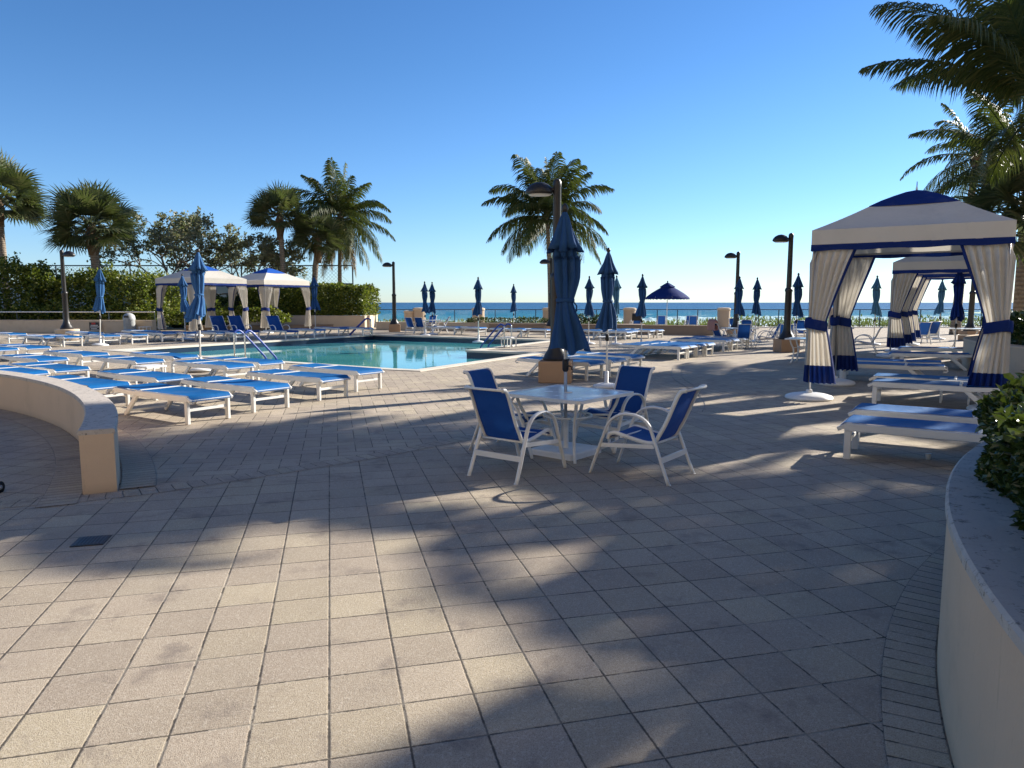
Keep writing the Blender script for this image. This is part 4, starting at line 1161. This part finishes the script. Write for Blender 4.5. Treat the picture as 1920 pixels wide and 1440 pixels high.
# planter with low dark hedge round the centre palm
lowwall('palm_planter',(-1.2,42.6),(7.6,40.9),.45,1.6,'low planter around the base of the centre palm','planter',tanw)
hedge('low_hedge','low dark clipped hedge around the centre palm trunk','hedge',4500,[(1.6,42.6,R(-11),8.6,1.2,.42,.74),(4.4,42.2,R(-11),3.6,1.3,.5,.98)],.11,.07,M['dark_hedge'],amp=.08)

# left walls, hedge, fence
lowwall('planter_wall',(-9.35,45.6),(-17.2,47.0),.86,.4,'cream stucco planter wall in front of the dense hedge at pool end','planter')
lowwall('planter_wall',(-9.35,45.85),(-9.9,51.5),.86,.4,'short side return of the cream hedge planter','planter')
hedge('dense_hedge','dense rounded green hedge behind the right white cabana','hedge',24000,[(-13.6,48.3,R(-9),8.6,3.0,.85,2.75)],.17,.10,M['hedge'],amp=.28,lump=.9)
lowwall('planter_wall',(-19.8,39.4),(-25.2,39.9),.72,.4,'cream planter wall with the red and black sign, behind the left lamp','planter')
lowwall('planter_wall',(-25.3,40.1),(-40,41.0),.72,.4,'rough cream planter wall at the left edge','planter')
lowwall('planter_wall',(-19.7,43.0),(-10.0,46.6),.30,.5,'low kerb wall behind the left cabanas','planter',tanw)
lfhedge=[(-36.5,44.4,R(4),7,3.4,.5,3.5),(-31.2,44.2,R(4),5.2,3.6,.5,4.0),(-27.2,44.5,R(2),4.4,3.0,.5,3.2),(-23.6,44.3,R(2),3.6,3.2,.5,3.3),(-22.0,45.0,R(10),2.8,2.6,.3,2.6),(-22.5,42.3,R(2),18,1.0,.5,1.3)]
hedge('tall_hedge','tall leafy yellow green hedge behind the left planter wall','hedge',52000,lfhedge,.19,.12,M['hedge'],amp=.75,lump=.6)
hedge('tall_hedge','darker hedge in the shade behind the left cabana','hedge',22000,[(-17.5,49.2,R(6),11,2.0,.0,2.0)],.17,.10,M['dark_hedge'],amp=.4,lump=.7)
random.seed(12)
# some shoots standing above the hedge
sh=MB()
for (x,y,z,n_) in ((-31.6,44.2,3.9,90),(-30.4,44.0,3.9,80),(-32.8,44.4,3.7,70),(-23.3,44.8,3.1,70),(-28.9,44.1,3.4,60),(-27.3,44.0,3.1,40),(-24.6,44.2,3.2,40),(-35,44,3.4,60)):
    for k in range(5):
        t=Vector((x+random.uniform(-.4,.4),y,z)); e=t+Vector((random.uniform(-.2,.2),0,random.uniform(.4,.9)))
        for _ in range(n_//5):
            p=t.lerp(e,random.random())+rndvec()*.1; quadleaf(sh,p,rndvec()+Vector((0,0,.6)),rndvec(),.17,.10)
hs=[o for o in bpy.data.objects if o.name.startswith('tall_hedge')][0]
so=sh.build('shoot_leaves',M['hedge'],hs); so.location=(-hs.location.x,-hs.location.y,0)
# white cable rail in front of hedge
for (a,b,l) in (((-36,40.6),(-20.3,40.5),'thin white rail before the left hedge'),((-20.0,43.6),(-14.6,45.4),'thin white rail behind the left cabana')):
    r=tag(empty('white_rail',(a[0],a[1],0)),l,'rail'); m=MB()
    m.tube([(0,0,1.16),(b[0]-a[0],b[1]-a[1],1.16)],.035,6); m.build('bar',M['white'],r)
    n_=int((b[0]-a[0])/2.6)
    for k in range(n_+1):
        t=k/n_; m=MB(); m.tube([((b[0]-a[0])*t,(b[1]-a[1])*t,.3),((b[0]-a[0])*t,(b[1]-a[1])*t,1.16)],.02,6); m.build('post',M['rail'],r)
# tennis court fence
fc_=tag(empty('court_fence',(0,56,0)),'tall dark chain link court fence with grey windscreen behind the trees','fence')
m=MB(); m.tube([(-50,0,4.55),(-12.4,0,4.55)],.05,6); m.tube([(-50,0,3.1),(-12.4,0,3.1)],.035,6); m.build('top_rail',M['rail'],fc_)
for k in range(14):
    m=MB(); m.tube([(-50+k*2.89,0,0),(-50+k*2.89,0,4.6)],.055,6); m.build('post',M['rail'],fc_)
wsm=fabric('grey_windscreen',(.30,.37,.42),(.25,.32,.38),.35,1.5)
m=MB(); m.box((-31.2,.07,1.75),(37.4,.02,2.9)); m.build('windscreen',wsm,fc_)
# mesh wires
m=MB()
x=-50
while x<-13.8:
    m.tube([(x,0,3.1),(x+1.45,0,4.55)],.008,3,False); m.tube([(x+1.45,0,3.1),(x,0,4.55)],.008,3,False); x+=.29
m.build('mesh',M['rail'],fc_)
lf=tag(empty('court_light_box',(-17.6,57.5,4.2)),'dark box mounted beside the court fence behind the palms','box'); m=MB(); m.box((0,0,0),(.35,.35,.7),bev=.03); m.tube([(0,0,-4.2),(0,0,-.3)],.06,8); m.build('housing',M['black'],lf)

# sign on the wall
sg=tag(empty('warning_sign',(-23.05,39.32,.38),R(-3)),'black and white warning sign with a red band on the cream planter wall','sign')
m=MB(); m.box((0,0,0),(.60,.03,.46)); m.build('board',M['signk'],sg)
m=MB(); m.box((-.05,-.02,.16),(.22,.012,.10)); m.build('red_panel',M['red'],sg)
m=MB()
for k,(w,xo) in enumerate(((.42,0),(.5,.0),(.36,-.03),(.46,.0))): 
    xx=xo-w/2
    while xx<xo+w/2:
        ww=random.uniform(.03,.07); m.box((xx+ww/2,-.021,.06-.085*k),(ww,.01,.045)); xx+=ww+.018
m.build('lettering',M['signw'],sg)
# bins
def binn(loc,s,mat,label):
    r=tag(empty('litter_bin',loc),label,'bin'); m=MB(); m.lathe([(.28*s,0),(.29*s,.02),(.29*s,.74*s),(.30*s,.76*s)],24); m.build('body',mat,r,True,angle=40)
    m=MB(); m.lathe([(.31*s,.76*s),(.31*s,.84*s),(.28*s,.98*s),(.19*s,1.08*s),(.06*s,1.13*s)],24); m.build('dome_lid',mat,r,True,angle=50)
    m=MB(); m.box((0,-.26*s,.93*s),(.26*s,.10,.12*s),bev=.01); m.build('flap',M['black'],r)
binn((-20.9,38.9,0),1.0,M['grey_plastic'],'grey domed litter bin at the end of the left planter wall')
binn((9.9,37.6,0),.5,M['grey_plastic'],'small grey bin behind the low wall') if False else None
# potted plant between cabanas
pr=tag(empty('potted_plant',(-15.1,45.0,0)),'leafy plant in a pale pot between the two left cabanas','potted plant')
m=MB(); m.lathe([(.22,0),(.30,.30),(.33,.34),(.30,.36)],18); m.build('pot',M['wall_far'],pr,True)
m=MB()
for _ in range(420): 
    d=rndvec(); d.z=abs(d.z); quadleaf(m,Vector((0,0,.4))+d*random.uniform(.1,.6),d+rndvec()*.5,rndvec(),.20,.09)
m.build('foliage',M['dune'],pr)

# ------------------------------------------------------------------ distant chairs and tables
GD='distant blue chairs near the sea railing'
def dch(px,py,fc,l): p=G(px,py); put_chair((p.x,p.y),fc,l,GD)
dch(776,626,60,'distant blue chair at the far left of the railing chairs'); dch(792,626,70,'distant blue chair beside the leftmost railing chair')
dch(826,624,190,'distant blue chair at the right of the small far table'); dch(806,620,250,'distant blue chair behind the small far table')
place(table,tuple(G(808,623)),R(20),'small white table among the far left chairs by the railing')
place(table,tuple(G(1386,648)),R(10),'white table among the distant chairs left of the near lamp')
dch(1391,652,80,'distant blue chair with its back to us in front of the far table'); dch(1356,648,20,'distant white framed chair seen from the side at the far table')
dch(1402,638,262,'distant blue chair facing us behind the far table'); dch(1436,652,170,'distant chair with pale back sunlit from the right')
dch(1378,632,262,'distant blue chair directly behind the stone pillar table')
place(table,tuple(G(1512,652)),R(12),'white table just behind the near right lamp')
dch(1469,652,80,'blue chair half hidden by the near right lamp pole'); dch(1502,640,262,'blue chair facing us right of the near right lamp')
dch(1455,640,170,'chair with arched arms left of the near right lamp')
place(table,(8.35,20.0,0),R(-33),'white table between the near right lamp and the cabana curtain')
dch(1560,668,180,'dark blue chair behind the first cabana curtain')
dch(1618,664,150,'chair seen from the side between the two left cabana curtains')
for px,l in ((1239,'blue chair against the railing left of the open umbrella pole'),(1292,'blue chair against the railing right of the open umbrella pole')):
    put_chair(((px-960)/F*43.5,43.5),80,l,GD)
put_chair((10.9,43.0),80,'blue chair against the railing left of a stone pillar',GD)
put_chair((5.9,43.3),60,'blue chair with a draped towel beside a stone pillar',GD); put_chair((7.5,43.2),95,'blue chair left of the open umbrella with a dark towel',GD)
put_chair((16.9,29.5),85,'blue chair seen through the second cabana',GD); put_chair((17.9,30.6),95,'blue chair behind another one, seen through the second cabana',GD)
place(table,(17.6,27.6,0),R(-33),'white table seen through the second cabana opening')
def towel(loc,rz,mat,label,w=.5,h=.55):
    t=tag(empty('towel',loc,rz),label,'towel'); m=MB()
    for i in range(9):
        s=i/8; y,z=(-.05-.02*s,-h*(1-s*2)) if s<.5 else (.06,-h*(s-.5)*2)
        y=-.075 if s<.45 else (.0 if s<.56 else .075); z=0.02 if .4<s<.6 else -h*abs(s-.5)*1.5
        for j in range(7): u=-1+j/3; m.v.append((u*w/2,y+.012*sin(u*7+i),z+.01*sin(u*5+i)))
    for i in range(8):
        for j in range(6): a=i*7+j; m.face((a,a+1,a+8,a+7))
    m.build('cloth',mat,t,True)
towel((5.9+.52*cos(R(240)),43.3+.52*sin(R(240)),1.03),R(-30),M['towel'],'white towel draped over a chair back by the stone pillar')
towel((7.5-.05,43.2-.52,1.03),R(5),M['signk'],'black towel hanging on a chair back by the railing')
tp=G(1356,648)
towel((tp.x-.50,tp.y-.18,1.03),R(-70),M['pink'],'pink towel over the back of a distant side-on chair')

# ------------------------------------------------------------------ right hand planters, hedges, palms
RP=(19.5,13.2)
arcwall('curved_planter',(20.3,14.6),8.9,9.3,120,205,.74,'second curved stucco planter behind the big cabana','planter',M['wall'],M['wall'],2.5)
def ring_hedge(name,label,c,r0,r1,a0,a1,z0,z1,n,l,w,mat,detail,amp=.06,seed=1):
    random.seed(seed); rt=tag(empty(name,(c[0],c[1],0)),label,'shrub'); mb=MB()
    for _ in range(n):
        a=R(random.uniform(a0,a1)); t=random.random(); q=random.random()
        rr=r1-(random.random()**2)*(r1-r0); z=z0+t*(z1-z0)
        if q<.35: z=z1-random.random()**2*.2*(z1-z0); rr=random.uniform(r0,r1)
        elif q<.75: rr=r1-random.random()**2*.12
        b=noise.noise(Vector((a*r1*1.4,z*2.0,3)))+.5*noise.noise(Vector((a*r1*4,z*5,9)))
        rr+=b*amp*1.6; zt=noise.noise(Vector((a*r1*1.1,rr*1.6,11)))+.5*noise.noise(Vector((a*r1*3.5,rr*4,17)))
        z+=zt*amp*2*t
        if rr>r1-.1 and t>.8: z-=.06
        p=Vector((rr*cos(a),rr*sin(a),z)); out=Vector((cos(a),sin(a),0))
        d=(rndvec()*.9+out*.35+Vector((0,0,.35)))
        (leaf if detail else quadleaf)(mb,p,d,rndvec()+Vector((0,0,.4)),l*random.uniform(.65,1.2),w*random.uniform(.8,1.2))
    mb.build('foliage',mat,rt)
    st=MB()
    for k in range(int((a1-a0)*r1*.03*2)):
        a=R(random.uniform(a0,a1)); rr=random.uniform(r0+.1,r1-.12); p=Vector((rr*cos(a),rr*sin(a),z0-.12)); pts=[p]
        for q in range(4): p=p+Vector((random.uniform(-.05,.05),random.uniform(-.05,.05),(z1-z0)*.27)); pts.append(p)
        st.tube(pts,[.012,.011,.009,.006,.003],4,False)
    st.build('stems',M['wood'],rt)
ring_hedge('glossy_shrub','glossy dark green shrub spilling over the near right planter',RC,5.6,6.64,116,170,.76,1.22,52000,.060,.036,M['shrub'],True,.09,4)
ring_hedge('clipped_hedge','clipped dark hedge in the second planter behind the cabana',(20.3,14.6),6.3,8.8,118,205,.66,1.38,26000,.10,.06,M['shrub'],False,.07,8)
ring_hedge('clipped_hedge','taller dark hedge at the right edge behind the cabana',(20.3,14.6),4.5,6.6,125,205,.7,2.1,12000,.14,.08,M['dark_hedge'],False,.12,9)

random.seed(3)
# palms in view (left to right)
GPm='palms behind the pool deck'
sabal('fan_palm','fan palm cut by the left edge of the photo',(-35.3,50,0),8.6,3.5,64,(-.1,0),.26,1,GPm)
sabal('fan_palm','fan palm with wide drooping crown behind the striped umbrella',(-26.4,45.8,0),6.35,3.2,74,(-.2,0),.30,2,GPm)
sabal('fan_palm','slender fan palm just right of the spreading tree',(-16.6,52.5,0),7.9,2.55,60,(-.25,0),.22,3,GPm)
sabal('fan_palm','short fan palm in front of the tall coconut palm',(-15.1,53.5,0),6.3,2.3,54,(.7,0),.24,4,GPm)
coconut('coconut_palm','tall coconut palm behind the hedge with drooping brown fronds',(-13.5,56,0),8.2,crownlist(44,5,-72,84),4.6,50,.085,1.25,(.2,0),.17,GPm)
coconut('coconut_palm','slender leaning coconut palm in the centre of the photo',(2.35,43.3,.4),6.35,crownlist(36,8,-24,86),4.2,60,.07,1.25,(-.25,0),.15,GPm)
broadtree('seagrape_tree','taller sparse sea grape tree behind the leaning umbrella',(-24.6,52.5,0),9.6,1.0,11)
broadtree('seagrape_tree','lower spreading sea grape tree behind the left cabana roofs',(-20.2,53.5,0),8.2,1.25,14)
# right palms
near=[(R(178),R(47),1.15),(R(188),R(66),1.1),(R(170),R(76),1.1)]+[(a,(max(e,R(38)) if cos(a)<-.5 else e),q*(.62 if sin(a)<-.1 and cos(a)>-.7 else 1)) for a,e,q in crownlist(14,21,-10,80)]
pn=coconut('coconut_palm','big coconut palm at the top right corner with long arching fronds',(11.55,15.6,0),5.75,near,3.7,100,.040,1.0,(-.15,0),.17,dk=.62)
pa=coconut('coconut_palm','palm whose fronds hang into the top right corner above the big one',(13.7,18.1,0),8.5,crownlist(20,77,-15,70),3.0,60,.06,.95,(0,0),.17)
pb=coconut('coconut_palm','dark coconut palm filling the top right corner behind the big one',(15.6,19.6,0),9.3,crownlist(20,91,-20,70),2.9,70,.055,.95,(0,0),.17,dk=.7)
p2=coconut('coconut_palm','second coconut palm below the big one, above the cabana roof',(17.4,24.5,0),6.3,crownlist(20,31,-20,80),3.6,84,.045,.95,(-.1,0),.17,dk=.75)
p3=sabal('fan_palm','bushy fan palm low behind the big cabana roof',(15.7,21.5,0),4.2,2.6,60,(0,0),.26,6)
D=38; tk=coconut('coconut_palm','palm trunk seen through the second cabana opening',((1783-960)/F*38.3,38,0),9.2,crownlist(20,41,-40,80),3.8,40,.07,.9,(.5,0),.22)
# palms outside the frame on the right that shade the deck
GO='shade palms beyond the right edge'
shd=[(1.35,5.6,8.2,0,2.2),(1.9,3.85,8.6,70,2.2),(5.2,5.6,8.4,140,2.9),(4.9,2.5,9.0,200,2.9),(9.1,11.7,8.0,30,3.0),(7.9,8.3,8.8,260,2.9),(7.2,6.2,9.6,100,2.9),(3.2,1.4,8.6,310,2.7),(4.6,4.2,9.3,20,2.6)]
offs=[(sx+h/math.tan(R(23.5))*sin(R(57)),sy+h/math.tan(R(23.5))*cos(R(57)),h,rd,rz) for sx,sy,h,rz,rd in shd]
for k,(x,y,h,s,rz) in enumerate(offs):
    random.seed(60+k); t=coconut('coconut_palm','shade palm just beyond the right edge of the view',(x,y,0),h,crownlist(17 if k<2 else 24,50+k,-28,58),s,44,.075,.27*s,(-.0,.0),.18,GO,nuts=False); t.rotation_euler=(0,0,R(rz))

# unseen tower added behind the viewpoint: bounces warm fill, blocks blue sky
def tower():
    r=tag(empty('fill_tower',(-6,-30,0)),'unseen pale tower added behind the viewpoint to bounce warm light onto the deck','light-bounce building')
    wm=stucco('fill_tower_stucco',(.64,.54,.43),(.58,.49,.39),False)
    m=MB(); m.box((0,-6,26),(96,12,52)); m.build('wall',wm,r)
    wg=simple('fill_tower_window_glass',(.12,.15,.17),.1,0,.5,.1,1)
    for fl in range(14):
        m=MB(); m.box((0,.75,3.0+3.5*fl),(92,1.5,.25)); m.box((0,1.45,3.5+3.5*fl),(92,.08,.9)); m.build('balcony',wm,r)
        m=MB()
        for k in range(14): m.box((-42+6.4*k,.02,4.7+3.5*fl),(2.6,.04,2.1))
        m.build('window_band',wg,r)
tower()
# ------------------------------------------------------------------ small things
dr=tag(empty('drain_grate',(-3.35,4.55,.004),SQ),'small dark square drain grate set in the foreground paving','drain')
p=G(171,1016); dr.location=(p.x,p.y,.004); dr.rotation_euler=(0,0,SQ)
m=MB(); m.box((0,0,.003),(.21,.21,.008)); m.build('frame',M['black'],dr)
m=MB()
for k in range(8): m.box((-.08+k*.023,0,.008),(.008,.18,.004))
m.build('grille',M['rail'],dr)
cu=tag(empty('paper_cup',tuple(G(1740,862))),'small white cup lying on the paving near the right planter','cup')
m=MB(); m.lathe([(.022,.004),(.03,.065),(.033,.068)],14); m.build('cup_body',M['signw'],cu,True)
wh=tag(empty('caster_wheel',tuple(G(-2,925))),'small black wheel at the left edge of the photo','wheel')
m=MB(); 
for k in range(2): pass
m.tube([(-.02,0,.055),(.02,0,.055)],.055,16); m.build('tyre',M['rubber'],wh,True); m=MB(); m.tube([(-.024,0,.055),(.024,0,.055)],.02,10); m.build('hub',M['grey_plastic'],wh,True)
ca=tag(empty('garden_wire',(0,0,0)),'thin dark wire lying in a loose loop on the deck behind the right chair','wire')
pts=[G(*q,.008) for q in [(1262,690),(1259,703),(1268,714),(1282,722),(1300,733),(1315,746),(1322,760),(1317,771)]]; m=MB(); m.tube(smooth_path(pts,4),.004,5); 
pts=[G(*q,.008) for q in [(1281,690),(1277,701),(1284,712),(1299,722),(1309,735)]]; m.tube(smooth_path(pts,4),.004,5); m.build('strand',M['black'],ca,True)

# ------------------------------------------------------------------ LIGHT, WORLD, CAMERA
SUN_AZ=R(57); SUN_EL=R(23.5)
w=bpy.data.worlds.new('World'); scene.world=w; w.use_nodes=True; nt=w.node_tree; nt.nodes.clear(); n=N(nt)
sky=n.node('ShaderNodeTexSky',sky_type='NISHITA'); sky.sun_disc=False; sky.sun_elevation=SUN_EL; sky.sun_rotation=SUN_AZ
sky.air_density=1.0; sky.dust_density=.1; sky.ozone_density=1.6; sky.altitude=0
zz=n.sep(n.coord('Generated'))[2]
tint=n.ramp(zz,[(0,(.74,.97,1.44)),(.05,(.70,.96,1.42)),(.14,(.60,.91,1.33)),(.3,(.48,.82,1.22)),(.6,(.36,.70,1.15))])
sk=n.mix(1.0,sky.outputs[0],tint,'MULTIPLY')
bg=n.node('ShaderNodeBackground'); n.put(bg.inputs[0],sk); bg.inputs[1].default_value=.06
o=n.node('ShaderNodeOutputWorld'); n.put(o.inputs[0],bg.outputs[0])
L=bpy.data.lights.new('sun','SUN'); L.energy=5.0; L.angle=R(.55); L.color=(1.0,.945,.85)
lo=bpy.data.objects.new('sun',L); col.objects.link(lo)
d=Vector((sin(SUN_AZ)*cos(SUN_EL),cos(SUN_AZ)*cos(SUN_EL),sin(SUN_EL)))
lo.rotation_euler=d.to_track_quat('Z','Y').to_euler(); lo.location=(30,30,30)
cam=bpy.data.cameras.new('camera'); co=bpy.data.objects.new('camera',cam); col.objects.link(co); scene.camera=co
co.location=(0,0,H); co.rotation_euler=(R(90)-PITCH,0,0); cam.sensor_fit='HORIZONTAL'; cam.sensor_width=36; cam.lens=36*F/1920; cam.clip_end=60000; cam.clip_start=.05
vs=scene.view_settings; vs.view_transform='Standard'; vs.look='None'; vs.exposure=1.18; vs.gamma=1.0
scene.cycles.max_bounces=6; scene.cycles.transparent_max_bounces=12
